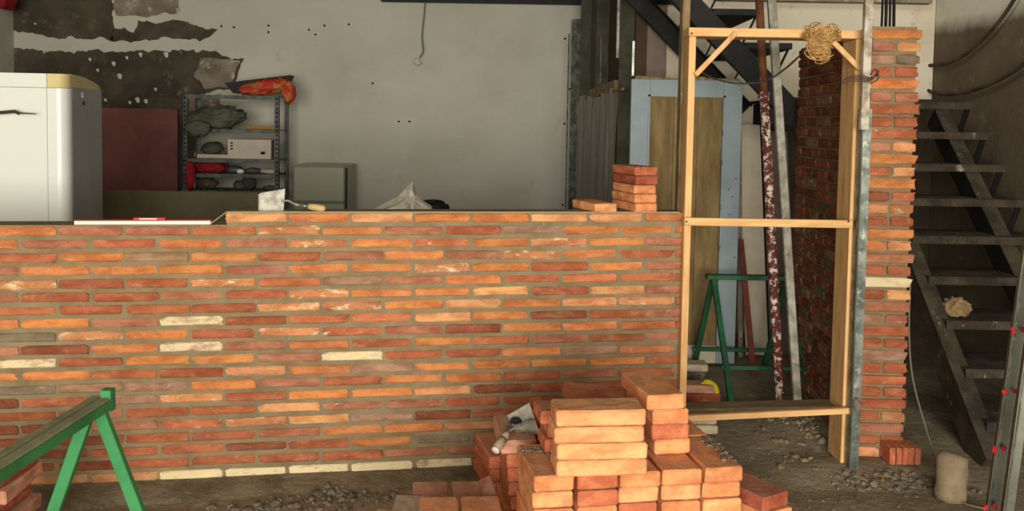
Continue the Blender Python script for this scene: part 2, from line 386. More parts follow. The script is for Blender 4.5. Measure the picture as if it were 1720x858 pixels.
# ------------------------------------------------------------------ bricks
def brick_mesh(name, L, H, D, seed, st=4, rnd=.005):
    rnd_ = random.Random(seed); bm = B(); rings = []
    xs = [-L/2, -L/2+.012, L/2-.012, L/2] if st == 4 else [-L/2+L*i/(st-1) for i in range(st)]
    for i, x in enumerate(xs):
        e = i in (0, len(xs)-1)
        s = .80 if e else 1.0; f = .004 if e else 0
        j = lambda a=.0021: rnd_.uniform(-a, a)
        h = H/2*s
        pr = [(f+.0045+j(), -h+j()), (f+j(), -h+rnd+j()), (f+j(), h-rnd+j()), (f+.0045+j(), h+j()), (D, h), (D, -h)]
        rings.append([bm.verts.new((x+(j(.005) if e else j(.02)), y, z)) for y, z in pr])
    for a, b in zip(rings, rings[1:]):
        for k in range(6): bm.faces.new((a[k], a[(k+1) % 6], b[(k+1) % 6], b[k]))
    bm.faces.new(rings[0]); bm.faces.new(rings[-1][::-1])
    bmesh.ops.recalc_face_normals(bm, faces=bm.faces)
    me = bpy.data.meshes.new(name); bm.to_mesh(me); bm.free(); me.materials.append(M['brick']); return me
PAL = {'O': ((202, 129, 76), 1.0), 'L': ((214, 152, 104), 1.0), 'R': ((172, 101, 68), 1.0), 'D': ((142, 82, 58), 1.0),
       'P': ((172, 114, 86), .93), 'W': ((200, 168, 136), .50), 'Y': ((198, 134, 90), .70), 'B': ((166, 128, 102), .86),
       'G': ((132, 116, 92), .97), 'M': ((192, 116, 78), .82), 'C': ((192, 142, 96), .90), 'V': ((222, 200, 148), .38)}
def tint(o, code, rnd=random, k=1.0):
    c, a = PAL[code]; c = lin(c); q = rnd.uniform(.88, 1.12)*k
    o.color = (c[0]*q, c[1]*q*rnd.uniform(.95, 1.06), c[2]*q*rnd.uniform(.93, 1.08), a)
def link_brick(me, loc, rz, parent, sx=1.0, name='brick', rx=0, ry=0):
    o = bpy.data.objects.new(name, me); COL.objects.link(o)
    o.parent = parent; o.matrix_parent_inverse = parent.matrix_world.inverted()
    o.location = loc; o.rotation_euler = (rx, ry, rz); o.scale = (sx, 1, 1)
    return o
# the counter: right end and left end of its front face, from the camera's own scale
CR = Vector((at(1145, 500, 3.906).x, 3.906, 0)); CLp = Vector((at(0, 500, 3.464).x, 3.464, 0))
cdir = (CLp-CR).normalized(); cang = math.atan2(-cdir.y, -cdir.x)
cn = Vector((-math.sin(cang), math.cos(cang), 0))        # into the wall
def on_counter(u, v):
    d = ray(u, v); t = (CR-EYE).dot(cn)/d.dot(cn); p = EYE+d*t
    return (p-CR).dot(cdir), p.z
PV = .0527; Z0 = 1.101; CT = .15
rows = ["----LOLOOLLO", "OPPRYOPRBOOO", "OPROPYOMOYOP", "ROBORPOPYORR", "POOOPOOYOROP", "YRRYRBPORMRR", "PRRPRYOOLRLP",
        "RRRRYYOLOLYR", "OOPWRRMLODRP", "GYORYMPDOORR", "PDOWPMROMPRP", "WROOPVRROBMR", "OORRLOBOOOOR", "GBBOPROORPRR",
        "DRBYROOLDRRR", "RPRRLPPRRRRR", "DDPMYLBDRRRR", "DDRRPOOLRRRR", "DDRRDROGRRRR", "DDRRRRPPRRRR", "CCCVVVVWDRRR"]
JE = [-84, 32, 151, 266, 376, 483, 588, 695, 792, 890, 988, 1084]
JO = [-18, 96, 209, 319, 431, 539, 644, 746, 843, 943, 1038, 1134]
counter = thing('brick_counter', 'long half-height counter wall of thin reclaimed red bricks with thick grey-brown mortar', 'brick wall', CR)
bm = B(); L = 3.55
def cpt(s, d, z): return CR + cdir*s + cn*d + Vector((0, 0, z))
sl = on_counter(379, 366)[0]
def cbox(bm, s0, s1, d0, d1, z0, z1, nseg=1):
    for i in range(nseg):
        a = s0+(s1-s0)*i/nseg; b = s0+(s1-s0)*(i+1)/nseg
        box(bm, cpt((a+b)/2, (d0+d1)/2, (z0+z1)/2), (abs(b-a), abs(d1-d0), z1-z0), Rz(cang))
cbox(bm, 0, L, .006, CT, -.02, Z0-PV+.0235)
cbox(bm, 0, sl-.004, .006, CT, Z0-PV+.0235, Z0+.022)
obj('mortar', bm, M['mortar'], counter)
variants = [brick_mesh('counter_brick_mesh', .24, .0345+.001*(i % 4), .09, 100+i) for i in range(12)]
rnd = random.Random(11)
for r, row in enumerate(rows):
    J = (JE if r % 2 == 0 else JO)+[1149]
    z = Z0-PV*r
    ss = [on_counter(u, 380+21*r)[0] for u in J]
    for k in range(12):
        if row[k] == '-': continue
        a, b = ss[k], max(ss[k+1], .002)
        if k == 11: b = .0
        ln = a-b-(.014 if k < 11 else .004)
        if ln < .02: continue
        o = link_brick(rnd.choice(variants), cpt((a+b)/2, rnd.uniform(-.003, .003), z+rnd.uniform(-.0018, .0018)), cang, counter, ln/.24, ry=rnd.uniform(-.006, .006))
        tint(o, row[k], rnd, .96)
        if row[k] in 'VW': tag(o, 'pale lime-whitened brick')
    if r:                                   # continuation past the left edge of the view
        a = ss[0]
        for k in range(2):
            o = link_brick(rnd.choice(variants), cpt(a+.1265+k*.253, 0, z), cang, counter, 1); tint(o, rnd.choice('RROPD'), rnd)
# smeared mortar footing
bm = B(); vs = []
for i in range(90):
    s = -.02+L*i/89; nz = mn.noise(Vector((s*5, 0, 0))); q = []
    for d, z in ((.02, .035), (-.012, .028+.006*nz), (-.05, .02+.008*nz), (-.12+.03*nz, .006), (-.17+.04*nz, -.03)):
        q.append(bm.verts.new(cpt(s, d, z+.004*mn.noise(Vector((s*22, d*30, 2))))))
    vs.append(q)
for a, b in zip(vs, vs[1:]):
    for k in range(4): bm.faces.new((a[k], a[k+1], b[k+1], b[k]))
obj('mortar_footing', bm, M['footing'], counter, smooth=True)

# ------------------------------------------------------------------ brick side wall / pillar
PF = Vector((at(1463, 60, 3.93).x, 3.93, 0)); PBk = Vector((at(1341, 100, 5.10).x, 5.10, 0))
pd = (PBk-PF).normalized(); pang = math.atan2(pd.y, pd.x); px_ = Vector((pd.y, -pd.x, 0)); PW = .212; PLn = (PBk-PF).length
pillar = thing('brick_pillar', 'tall red brick wing wall ending in a narrow pillar face right of the timber frame', 'brick wall', PF)
def pp(sx, sy, z): return PF+px_*sx+pd*sy+Vector((0, 0, z))
PVp = .0547; NP = 35; pz0 = .055
bm = B(); box(bm, pp(PW/2, PLn/2, (pz0-.05+NP*PVp)/2+.01), (PW-.022, PLn-.02, NP*PVp+.05), Rz(pang-PI/2))
obj('mortar', bm, M['mortar'], pillar)
hv = [brick_mesh('header_mesh', .112, .043, .2, 300+i) for i in range(5)]
sv = [brick_mesh('stretcher_mesh', .235, .043, .1, 320+i) for i in range(5)]
fv = [brick_mesh('front_mesh', .212, .043, .1, 340+i) for i in range(5)]
qv = [brick_mesh('front_half_mesh', .1, .043, .1, 360+i) for i in range(5)]
codes = {0: 'O', 1: 'PL', 2: 'BG', 3: 'RR', 4: 'O', 5: 'PP', 6: 'R', 7: 'RR', 8: 'M', 9: 'PL', 10: 'O', 11: 'RL', 12: 'O', 13: 'DM', 14: 'LY',
         15: 'RR', 16: 'O', 17: 'OL', 18: 'P', 19: 'RR', 20: 'V', 21: 'RL', 22: 'P', 23: 'BP', 24: 'R', 25: 'RR', 26: 'B', 27: 'RR', 28: 'M', 29: 'RR', 30: 'R', 31: 'RC', 32: 'P', 33: 'RR', 34: 'LR'}
for r in range(NP):
    z = pz0+(NP-1-r)*PVp+.004; c = codes[r]; fr = pang-PI/2; tw = rnd.uniform(-.012, .012)
    offx = rnd.uniform(-.004, .006)
    if len(c) == 1:
        o = link_brick(rnd.choice(fv), pp(PW/2+offx, -.002, z), fr+tw, pillar, rnd.uniform(.98, 1.03)); tint(o, c, rnd)
        n0 = 1
    else:
        for k in range(2):
            o = link_brick(rnd.choice(qv), pp(PW/4+k*PW/2+offx+(.003 if k else -.001), rnd.uniform(-.004, .001), z), fr+tw, pillar, rnd.uniform(.95, 1.0)); tint(o, c[k], rnd)
        n0 = 0
    # left face: front of brick mesh must point to -px_, i.e. rotate by +90deg from the front
    lr = fr-PI/2
    if n0:
        n = 9; wdt = (PLn-.105)/n
        for k in range(n):
            o = link_brick(rnd.choice(hv), pp(-.001+rnd.uniform(-.003, .003), .108+wdt*(k+.5), z), lr, pillar, (wdt-.012)/.112)
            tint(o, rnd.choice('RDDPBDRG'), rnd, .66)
    else:
        n = 5; a0 = .108; wdt = (PLn-a0)/n
        for k in range(n):
            o = link_brick(rnd.choice(sv), pp(-.001+rnd.uniform(-.003, .003), a0+wdt*(k+.5), z), lr, pillar, (wdt-.012)/.235)
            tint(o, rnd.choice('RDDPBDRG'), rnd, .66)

# ------------------------------------------------------------------ loose bricks
BL, BW, BT = .24, .112, .0435
def loose_mesh(seed, L=BL, W=BW, T=BT):
    rr = random.Random(seed); bm = B()
    bmesh.ops.create_cube(bm, size=1.0); bmesh.ops.scale(bm, vec=(L-.003, W-.004, T-.0015), verts=bm.verts)
    bmesh.ops.bevel(bm, geom=list(bm.edges), offset=.0048, segments=1, affect='EDGES')
    bmesh.ops.subdivide_edges(bm, edges=[e for e in bm.edges if e.calc_length() > .06], cuts=5, use_grid_fill=True)
    off = Vector((seed*1.37, seed*.7, seed*2.1))
    for v in bm.verts:
        n = v.co*14+off
        d = Vector((mn.noise(n), mn.noise(n+Vector((9, 0, 0))), mn.noise(n+Vector((0, 9, 0)))))*.0022
        corner = (abs(v.co.x) > L/2-.012) and (abs(v.co.y) > W/2-.012)
        d2 = Vector((mn.noise(n*4), mn.noise(n*4+Vector((5, 0, 0))), mn.noise(n*4+Vector((0, 5, 0)))*.5))*.0020
        v.co += d*Vector((1, 1, .4)).length*0+Vector((d.x, d.y, d.z*.35))+d2
        if corner and mn.noise(off+Vector((round(v.co.x*9), round(v.co.y*9), 0))) > .1: v.co.x *= .985; v.co.y *= .97
    bmesh.ops.recalc_face_normals(bm, faces=bm.faces)
    me = bpy.data.meshes.new('loose_brick_mesh'); bm.to_mesh(me); bm.free(); me.materials.append(M['loose']); return me
LV = [loose_mesh(i+1) for i in range(9)]
LPAL = {'o': (216, 142, 92), 'l': (226, 158, 106), 'r': (188, 108, 74), 'd': (160, 84, 60), 'g': (168, 148, 128), 'p': (196, 142, 116), 'w': (204, 190, 160)}
lr_ = random.Random(5)
def loose(c, rz, label, code='o', group=None, tilt=(0, 0), me=None, s=(1, 1, 1), name='loose_brick'):
    o = bpy.data.objects.new(name, me or LV[lr_.randrange(len(LV))]); COL.objects.link(o)
    o.location = c; o.rotation_euler = (tilt[0], tilt[1], rz); o.scale = s
    q = lr_.uniform(.93, 1.07); cc = lin(LPAL[code]); o.color = (cc[0]*q, cc[1]*q, cc[2]*q, .97 if code in 'lo' else .92)
    return tag(o, label, 'brick', group)
A0 = Vector((at(894.5, 813.8, 2.25).x, 2.25, 0)); ZT = A0.z+.592
Yaw = math.radians(9.9); ex = Vector((math.cos(Yaw), math.sin(Yaw), 0)); ey = Vector((-math.sin(Yaw), math.cos(Yaw), 0))
A0.z = 0; PC = .1165
def pile(s, d, z): return A0+ex*s+ey*d+Vector((0, 0, z))
GP = 'loose bricks of the big pile in front of the counter'
cols = ['leftmost', 'second from left', 'middle', 'fourth from left', 'rightmost']
lay = ['top layer', 'second layer', 'third layer']
cc = [['o', 'r', 'o', 'o', 'o'], ['l', 'r', 'l', 'l', 'o'], ['o', 'o', 'r', 'o', 'l']]
for l in range(3):
    for k in range(5):
        loose(pile(PC*(k+.5), BL/2+lr_.uniform(-.004, .006)+.003, ZT-BT*(l+.5)-.0005*l), Yaw+PI/2+lr_.uniform(-.02, .02),
              f'end-on brick, {lay[l]} of the big pile front, {cols[k]} of five', cc[l][k], GP)
for k in range(1, 5):
    loose(pile(PC*(k+.5), BL*1.5+.012+lr_.uniform(-.003, .005), ZT-BT*.5), Yaw+PI/2+lr_.uniform(-.02, .02),
          f'end-on brick, top layer of the big pile, back row, {cols[k]} of five', 'o', GP)
# stack of four laid lengthwise
q = gnd(935, 804, ZT); qy = math.radians(6)
for k in range(4):
    c = q+Vector((math.cos(qy), math.sin(qy), 0))*(BL/2+lr_.uniform(-.004, .004)-.003*k)+Vector((-math.sin(qy), math.cos(qy), 0))*(BW/2+lr_.uniform(-.002, .004))
    c.z = ZT+BT*(k+.5)+.0005*(k+1)
    loose(c, qy+lr_.uniform(-.015, .015), 'long orange brick in the lengthwise stack of four, '+['lowest', 'second from the bottom', 'third from the bottom', 'topmost'][k], 'l', GP)
# stack of four end-on right of it
q = gnd(1097, 766, ZT)
for k in range(4):
    c = q+ex*(BW/2-.006*(k == 3)*3+lr_.uniform(-.003, .003)-.004*k)+ey*(BL/2-.006*k); c.z = ZT+BT*(k+.5)+.0005*(k+1)
    loose(c, Yaw+PI/2+lr_.uniform(-.02, .02)+(.03 if k == 3 else 0), 'end-on brick in the narrow stack of four beside the timber post, '+['lowest', 'second from the bottom', 'third from the bottom', 'topmost'][k], ['o', 'd', 'o', 'o'][k] if k != 1 else 'r', GP)
# bricks behind the lengthwise stack
for k in range(3):
    c = pile(.185+.01*(k % 2)-.012*(k == 2), .215+.004*k, ZT+BT*.88*(k+.5)+.0005*(k+1))
    loose(c, Yaw+lr_.uniform(-.02, .02), 'brick behind the lengthwise stack of four, '+['lowest', 'middle one', 'topmost'][k], 'r', GP, s=(1, 1, .88))
loose(pile(.315, .47, ZT+BT*.5), Yaw+.3, 'reddish brick lying flat behind the two tall stacks of the pile', 'r', GP)
loose(pile(.295, .42, ZT+BT*1.5+.004), Yaw-.22, 'reddish brick tipped up behind the lengthwise stack', 'r', GP, tilt=(.12, .05))
# stack under the trowel
q = Vector((at(842, 750, 2.65).x, 2.65, 0)); zt2 = gnd(842, 750, .543).z
t2 = .543; y2 = math.radians(8); e2 = Vector((math.cos(y2), math.sin(y2), 0)); n2 = Vector((-math.sin(y2), math.cos(y2), 0))
for k in range(5):
    c = q+e2*(BW/2+.004*k+(.012 if k else 0))+n2*(BL/2); c.z = t2-BT*(k+.5)-.0005*k
    loose(c, y2+PI/2+lr_.uniform(-.02, .02), 'end-on brick in the stack under the lower trowel, '+['topmost', 'second from the top', 'third from the top', 'fourth from the top', 'fifth from the top'][k], 'r' if k else 'p', GP)
loose(q+e2*.165+n2*.24+Vector((0, 0, t2-.03)), y2+PI/2, 'end-on brick standing between the trowel and the lengthwise stack', 'r', GP, tilt=(PI/2, 0))
# low group at the left
q3 = at(804, 766, 2.9)
for k in range(3):
    loose(Vector((q3.x+.06, 3.02, q3.z-BT*(k+.5))), .25+PI/2+k*.02, 'end-on brick left of the trowel stack near the counter, '+['topmost', 'second from the top', 'third from the top'][k], 'r', GP)
loose(Vector((at(838, 806, 2.60).x-.012, 2.56, .37)), y2+PI/2, 'brick leaning on edge against the stack under the trowel', 'p', GP, tilt=(1.25, 0))
zc = .398; qc = gnd(693, 808, zc)
yw = math.radians(5); e3 = Vector((math.cos(yw), math.sin(yw), 0)); n3 = Vector((-math.sin(yw), math.cos(yw), 0))
for k, nm in enumerate(('left', 'right')):
    for l in range(2):
        loose(qc+e3*(BW/2+k*(BW+.006))-n3*(BL/2)+Vector((0, 0, -BT*(l+.5))), yw+PI/2+lr_.uniform(-.02, .02),
              f'dusty brick in the low left group, back row, {nm}, '+['upper', 'lower'][l], 'p', GP)
za = zc+BT+.001; qa = gnd(703, 833.5, za)
for k, nm in enumerate(('left', 'right')):
    for l in range(2):
        loose(qa+e3*(BW/2+k*(BW+.006))-n3*(BL/2+.0)+Vector((0, 0, -BT*(l+.5)-.0005*l)), yw+PI/2+lr_.uniform(-.02, .02),
              f'cement-stained brick in the low left group, front row, {nm}, '+['upper', 'lower'][l], 'o', GP)
qg = gnd(664, 832, .40)
loose(qg+Vector((.055, -.11, -BT/2)), PI/2, 'pale grey brick at the far left end of the low group', 'g', GP)
# right end
qr = gnd(1269, 838, .46)
yr = math.radians(33); e4 = Vector((math.cos(yr), math.sin(yr), 0)); n4 = Vector((-math.sin(yr), math.cos(yr), 0))
# keep it clear of the block
for k in range(2):
    c = qr+e4*(BW/2+.004)+n4*(BL/2*.72); c.z = .46-BT*(k+.5)-.0005*k
    loose(c+Vector((.012*k+.02, 0, 0)), yr+PI/2-.1*k, 'dark red brick set askew at the right end of the pile, '+['upper one', 'lower, paler one'][k], 'd' if k == 0 else 'o', GP, s=(.72, 1, 1))
# rest of the pile, below the picture
bm = B()
def stackfill(fn, n, ztop, rot):
    for i in range(n):
        z = ztop-BT*(i+.5)
        if z < BT*.4: break
        for c in fn: box(bm, Vector((c.x, c.y, z)), (BL, BW-.002, BT-.001), Rz(rot), .003)
stackfill([pile(PC*(k+.5), BL/2+.003, 0) for k in range(5)]+[pile(PC*(k+.5), BL*1.5+.012, 0) for k in range(1, 5)], 20, ZT-BT*3-.002, Yaw+PI/2)
stackfill([q+e2*(BW/2+.016)+n2*(BL/2)], 20, t2-BT*5-.004, y2+PI/2)
stackfill([q+e2*(BW/2+.016)+n2*(BL/2)+Vector((-.02, .3, 0))], 20, q3.z-BT*3-.002, .3+PI/2)
stackfill([qc+e3*(BW/2+k*(BW+.006))-n3*(BL/2) for k in range(2)], 20, zc-BT*2-.001, yw+PI/2)
stackfill([qa+e3*(BW/2+k*(BW+.006))-n3*(BL/2) for k in range(2)], 20, za-BT*2-.003, yw+PI/2)
stackfill([qg+Vector((.0, -.11, 0))], 20, .40-BT-.001, PI/2)
stackfill([qr+e4*(BW/2+.02)+n4*(BL/2*.72)], 20, .46-BT*2-.002, yr+PI/2)
o = obj('brick_pile_base', bm, M['loose']); o.color = (*lin(LPAL['o'])[:3], .95)
tag(o, 'lower courses of the loose brick pile at the bottom edge of the picture', 'bricks', None, 'stuff')

# bricks on the counter top
top = Z0+.022
def ctop(u, v=357, z=top, d=0):
    p = gnd(u, v, z); s = (p-CR).dot(cdir); return s
s0 = on_counter(1055, 350)[0]; s1 = on_counter(1103, 350)[0]; sm = (s0+s1)/2
for k in range(5):
    c = cpt(sm+[.0, .004, .003, .0, .006][k], .118, top+BT*.92*(k+.5)+.001)
    loose(c, cang+PI/2+.16+lr_.uniform(-.05, .05), 'brick in the stack of five on the counter top, '+['lowest', 'second from the bottom', 'middle one', 'second from the top', 'topmost'][k],
          ['o', 'o', 'o', 'd', 'r'][k], 'bricks stacked on the counter', s=(1, 1, .9))
s0 = on_counter(988, 350)[0]; s1 = on_counter(1031, 350)[0]
loose(cpt((s0+s1)/2, .118, top+BT*.45+.001), cang+PI/2+.2, 'single brick lying end-on on the counter top beside the stack of five', 'l', s=(1, 1, .9))

# dusty old bricks at the left edge
bm_l = [(0, 0), (.004, .01), (-.006, -.01), (.008, .0), (-.004, .006)]
q5 = at(-8, 806, 2.60)
for k in range(5):
    for j in range(2):
        c = Vector((q5.x-.062-j*.118+bm_l[k][0]*2, 2.62+BL/2+bm_l[k][1]*2, q5.z-BT*1.1*(k+.5)))
        loose(c, PI/2+lr_.uniform(-.12, .12), 'rough old brick stacked at the left edge, '+['right', 'left'][j]+' column, '+['topmost', 'second from the top', 'third from the top', 'fourth from the top', 'fifth from the top'][k],
              'p' if (k+j) % 2 else 'd', 'old bricks at the left edge', s=(1, 1, 1.04), tilt=(lr_.uniform(-.05, .05), lr_.uniform(-.03, .03)))
bm = B(); stackfill([Vector((q5.x-.062, 2.62+BL/2, 0)), Vector((q5.x-.18, 2.62+BL/2, 0))], 20, q5.z-BT*1.1*5-.004, PI/2)
o = obj('brick_pile_base', bm, M['loose']); o.color = (*lin(LPAL['p'])[:3], .92)
tag(o, 'lower courses of the old brick stack at the left edge', 'bricks', None, 'stuff')

# bricks on edge at the pillar foot
g = gnd(1487, 778, .04)
for k in range(5):
    o = loose(Vector((g.x+.022+.0445*k*.62, g.y+.03, .04+BW/2*.72)), PI/2+lr_.uniform(-.03, .03), 'brick on edge at the foot of the pillar, '+['leftmost', 'second from left', 'middle one', 'second from right', 'rightmost'][k], 'r', 'bricks on edge at the pillar foot', tilt=(PI/2, 0), s=(.45, .7, .6))

# bricks inside, behind the sill
g = gnd(1154, 672, .05)
loose(Vector((g.x+.06, g.y+.05, .04+BT/2)), .1, 'brown brick lying behind the sill beside the yellow hose, lower of two', 'd', 'bricks behind the sill')
loose(Vector((g.x+.03, g.y+.06, .04+BT*1.5+.001)), -.05, 'pinkish brick lying behind the sill beside the yellow hose, upper of two', 'p', 'bricks behind the sill')
g = gnd(1207, 731, .03)
loose(Vector((g.x-.12, g.y+.06, .03+BT/2)), 0, 'cream brick on the floor under the sill, lower of two', 'w', 'cream bricks under the sill')
loose(Vector((g.x-.125, g.y+.065, .03+BT*1.5+.001)), .03, 'cream brick on the floor under the sill, upper of two', 'w', 'cream bricks under the sill')
g = gnd(1155, 628, .09)
loose(Vector((g.x+.01, g.y+.1, .09+BT*.5)), .0, 'small cream block behind the timber post above the brown bricks', 'w')
bm = B(); box(bm, (g.x-.0, g.y+.1, .05), (.22, .12, .08), None, .003)
tag(obj('cement_block', bm, M['dry_mortar']), 'grey cement block under the small cream block', 'block')

# ------------------------------------------------------------------ mortar rubble
def rubble(label, spots, n, smin, smax, seed, m='dry_mortar', zf=None, box_=None):
    rr = random.Random(seed); bm = B()
    tmpl = bmesh.new(); bmesh.ops.create_icosphere(tmpl, subdivisions=1, radius=1.0)
    tv = [v.co.copy() for v in tmpl.verts]; tf = [[v.index for v in f.verts] for f in tmpl.faces]; tmpl.free()
    for i in range(n):
        p = spots(rr)
        if p.x > 1.38 and 3.78 < p.y < 5.3 and abs(p.x-1.47) > -1 and (p.x > 1.53 or p.y < 4.08): p.y = 3.76-rr.random()*.12
        s = smin*(smax/smin)**(rr.random()**2.2)
        z = zf(p) if zf else floor_h(p.x, p.y)
        sc = Vector((s*rr.uniform(.7, 1.3), s*rr.uniform(.7, 1.3), s*rr.uniform(.45, .8)))
        R = Rz(rr.uniform(0, 6)); vs = []
        for t in tv:
            q_ = R @ Vector((t.x*sc.x, t.y*sc.y, t.z*sc.z))*rr.uniform(.7, 1.25)
            vs.append(bm.verts.new(Vector((p.x, p.y, z+sc.z*.3))+q_))
        for f in tf: bm.faces.new([vs[j] for j in f])
    return tag(obj('mortar_rubble', bm, M[m]), label, 'rubble', None, 'stuff')
def quad(u0, v0, u1, v1):
    def fn(rr):
        return gnd(rr.uniform(u0, u1), rr.uniform(v0, v1), .005)
    return fn
def clump(lst):
    def fn(rr):
        u, v, a, b = rr.choice(lst); p = gnd(u+rr.gauss(0, a), v+rr.gauss(0, b), .005)
        return p
    return fn
rubble('grey mortar crumbs scattered along the foot of the counter', clump([(560, 838, 60, 6), (470, 850, 60, 5), (640, 826, 50, 5), (580, 820, 20, 4), (690, 806, 30, 4)]), 420, .004, .022, 1, 'dry_mortar')
rubble('dark mortar crumbs heaped at the foot of the pillar', clump([(1450, 786, 40, 8), (1500, 790, 40, 8), (1400, 770, 30, 8), (1540, 785, 25, 8)]), 420, .004, .02, 2, 'dry_mortar')
rubble('mortar lumps on the floor inside the timber frame', clump([(1330, 715, 25, 12), (1290, 705, 30, 8), (1370, 730, 25, 10), (1340, 760, 50, 14)]), 360, .004, .026, 3, 'mortar')
rubble('scattered crumbs across the floor right of the pile', quad(1250, 740, 1600, 857), 160, .003, .010, 4)
rubble('scattered crumbs across the floor left of the pile', quad(80, 820, 690, 857), 160, .003, .010, 5)
rubble('pale cement crumbs on the top of the big brick pile', lambda rr: pile(PC*5-.008-abs(rr.gauss(0, .014)), rr.uniform(.04, .24), 0) if rr.random() < .45 else (pile(rr.uniform(.36, .47), .2+rr.gauss(0, .012), 0) if rr.random() < .6 else pile(rr.uniform(0, .1), .18+rr.gauss(0, .02), 0)), 330, .002, .007, 6, zf=lambda p: ZT+.001)
rubble('cement crumbs on the brick under the trowel', lambda rr: q+e2*rr.uniform(.03, .11)+n2*(.1+rr.gauss(0, .03)), 160, .002, .006, 7, zf=lambda p: t2+.001)

# ------------------------------------------------------------------ timber frame
YFm = 3.86; FD = .13
frame = thing('timber_frame', 'light pine door-sized frame with rails and corner braces beside the counter', 'timber frame', (at(1160, 400, YFm).x, YFm, 0))
xl = at(1160, 200, YFm).x; xr = at(1439, 200, YFm).x
zt = at(1160, 46, YFm).z
bm = B(); bx(bm, xl-.015, xl+.015, YFm, YFm+FD, floor_h(xl, YFm), zt-.038, .002); obj('post', bm, M['pine'], frame)
bm = B(); bx(bm, xr-.014, xr+.014, YFm, YFm+FD+.03, floor_h(xr, YFm)-.01, zt-.038, .002); obj('post', bm, M['pine'], frame)
bm = B(); bx(bm, xl-.018, xr+.012, YFm-.003, YFm+FD, zt-.037, zt, .002); obj('top_rail', bm, M['pineh'], frame)
zr = at(1290, 381, YFm-.03).z
bm = B(); bx(bm, xl-.02, xr-.01, YFm-.03, YFm-.004, zr, zr+.034, .002); obj('middle_rail', bm, M['pineh'], frame)
bm = B(); p0 = at(1150, 702, YFm-.03); p1 = at(1425, 689, YFm-.03); beam(bm, p0, p1, .026, .024); obj('bottom_rail', bm, M['pineh'], frame)
bm = B(); beam(bm, at(1168, 126, YFm-.012), at(1236, 55, YFm-.012), .022, .018); obj('brace', bm, M['pine'], frame)
bm = B(); beam(bm, at(1397, 68, YFm-.012), at(1444, 116, YFm-.012), .022, .018); obj('brace', bm, M['pine'], frame)
for (u, v) in [(1153, 372), (1425, 372), (1162, 56)]:
    bm = B(); p = at(u, v, YFm-.034); lathe(bm, p, (0, -1, 0), [(0, .004), (.002, .004)], 8); obj('nail', bm, M['steel'], frame)
bm = B(); p0 = at(1150, 690, 3.98); p1 = at(1422, 684, 3.96)
beam(bm, p0+Vector((0, .04, 0)), p1+Vector((0, .04, 0)), .022, .1)
tag(obj('sill_plank', bm, M['greyplank']), 'weathered grey plank lying behind the bottom rail of the pine frame', 'plank')
# dirty plank behind the left post
xd = at(1147, 200, 4.02).x
bm = B(); bx(bm, xd-.017, xd+.017, 4.0, 4.07, floor_h(xd, 4.03)-.01, 2.6, .002)
tag(obj('dirty_post', bm, M['oldwood']), 'dirty plaster-smeared timber post rising behind the left pine post', 'post')
# galvanised profile
gp = thing('steel_profile', 'galvanised steel profile standing upright against the pillar', 'steel profile', (at(1452, 300, 3.80).x, 3.80, 0))
xg = at(1452, 300, 3.80).x; zg = at(1452, 183, 3.80).z
bm = B(); chan(bm, (xg, 3.80, floor_h(xg, 3.8)), (xg, 3.80, zg), .042, .05, .002); obj('web', bm, M['galv'], gp)
bm = B(); bx(bm, xg-.021, xg-.0145, 3.795, 3.799, floor_h(xg, 3.8), zg); obj('lip', bm, M['galvdark'], gp)
bm = B(); blob(bm, (xg+.002, 3.79, .32), (.016, .012, .03), 4, 2, .4); obj('mortar_dab', bm, M['dry_mortar'], gp)
xw = at(1455, 100, 3.77).x
bm = B(); bx(bm, xw-.017, xw+.017, 3.755, 3.785, at(1455, 218, 3.77).z, 2.9, .002)
wt = tag(obj('lime_splashed_tube', bm, M['whitetube']), 'white lime-splashed square tube tied above the galvanised profile', 'tube')
bm = B(); p = at(1455, 130, 3.75)
for k in range(4):
    a = .012*k
    tube(bm, spline([at(1421, 131+2*k, 3.75), at(1440, 127+3*k, 3.735), at(1462, 130+2*k, 3.73), at(1476, 126-3*k, 3.76)], 5), .0022, 5)
tube(bm, spline([at(1462, 140, 3.73), at(1475, 132, 3.72), at(1470, 116, 3.73), at(1462, 126, 3.73)], 6), .003, 5)
tube(bm, spline([at(1421, 131, 3.75), at(1414, 138, 3.76), at(1424, 140, 3.75)], 6), .003, 5)
tag(obj('wire_tie', bm, M['cable']), 'twisted wire tie binding the square tube to the pine frame', 'wire')
# straw rope bundle over the top rail
bm = B(); rr = random.Random(8); pc = at(1382, 62, YFm-.04)
for i in range(260):
    a = rr.uniform(0, 6.28); cx = max(-.055, min(.055, rr.gauss(0, .03))); cz = max(-.03, min(.03, rr.gauss(0, .016)))
    if rr.random() < .5: cz -= .035+abs(rr.gauss(0, .022)); cx *= .6; cx -= .01
    ra, rb = rr.uniform(.012, .034), rr.uniform(.008, .024); rot = rr.uniform(-.8, .8)
    pts = []
    for k in range(9):
        t = a+k*.62; x = math.cos(t)*ra; z = math.sin(t)*rb
        pts.append(pc+Vector((cx+x*math.cos(rot)-z*math.sin(rot), rr.gauss(0, .006)+.02*math.sin(t+i), cz+x*math.sin(rot)+z*math.cos(rot)+.008)))
    tube(bm, pts, .0026, 3, False)
blob(bm, pc+Vector((0, .03, .0)), (.06, .03, .032), 3, 3, .35); blob(bm, pc+Vector((-.012, .03, -.045)), (.032, .022, .04), 4, 3, .35)
tag(obj('straw_rope_bundle', bm, M['straw']), 'tangled bundle of straw-coloured rope hung over the top rail of the frame', 'rope')

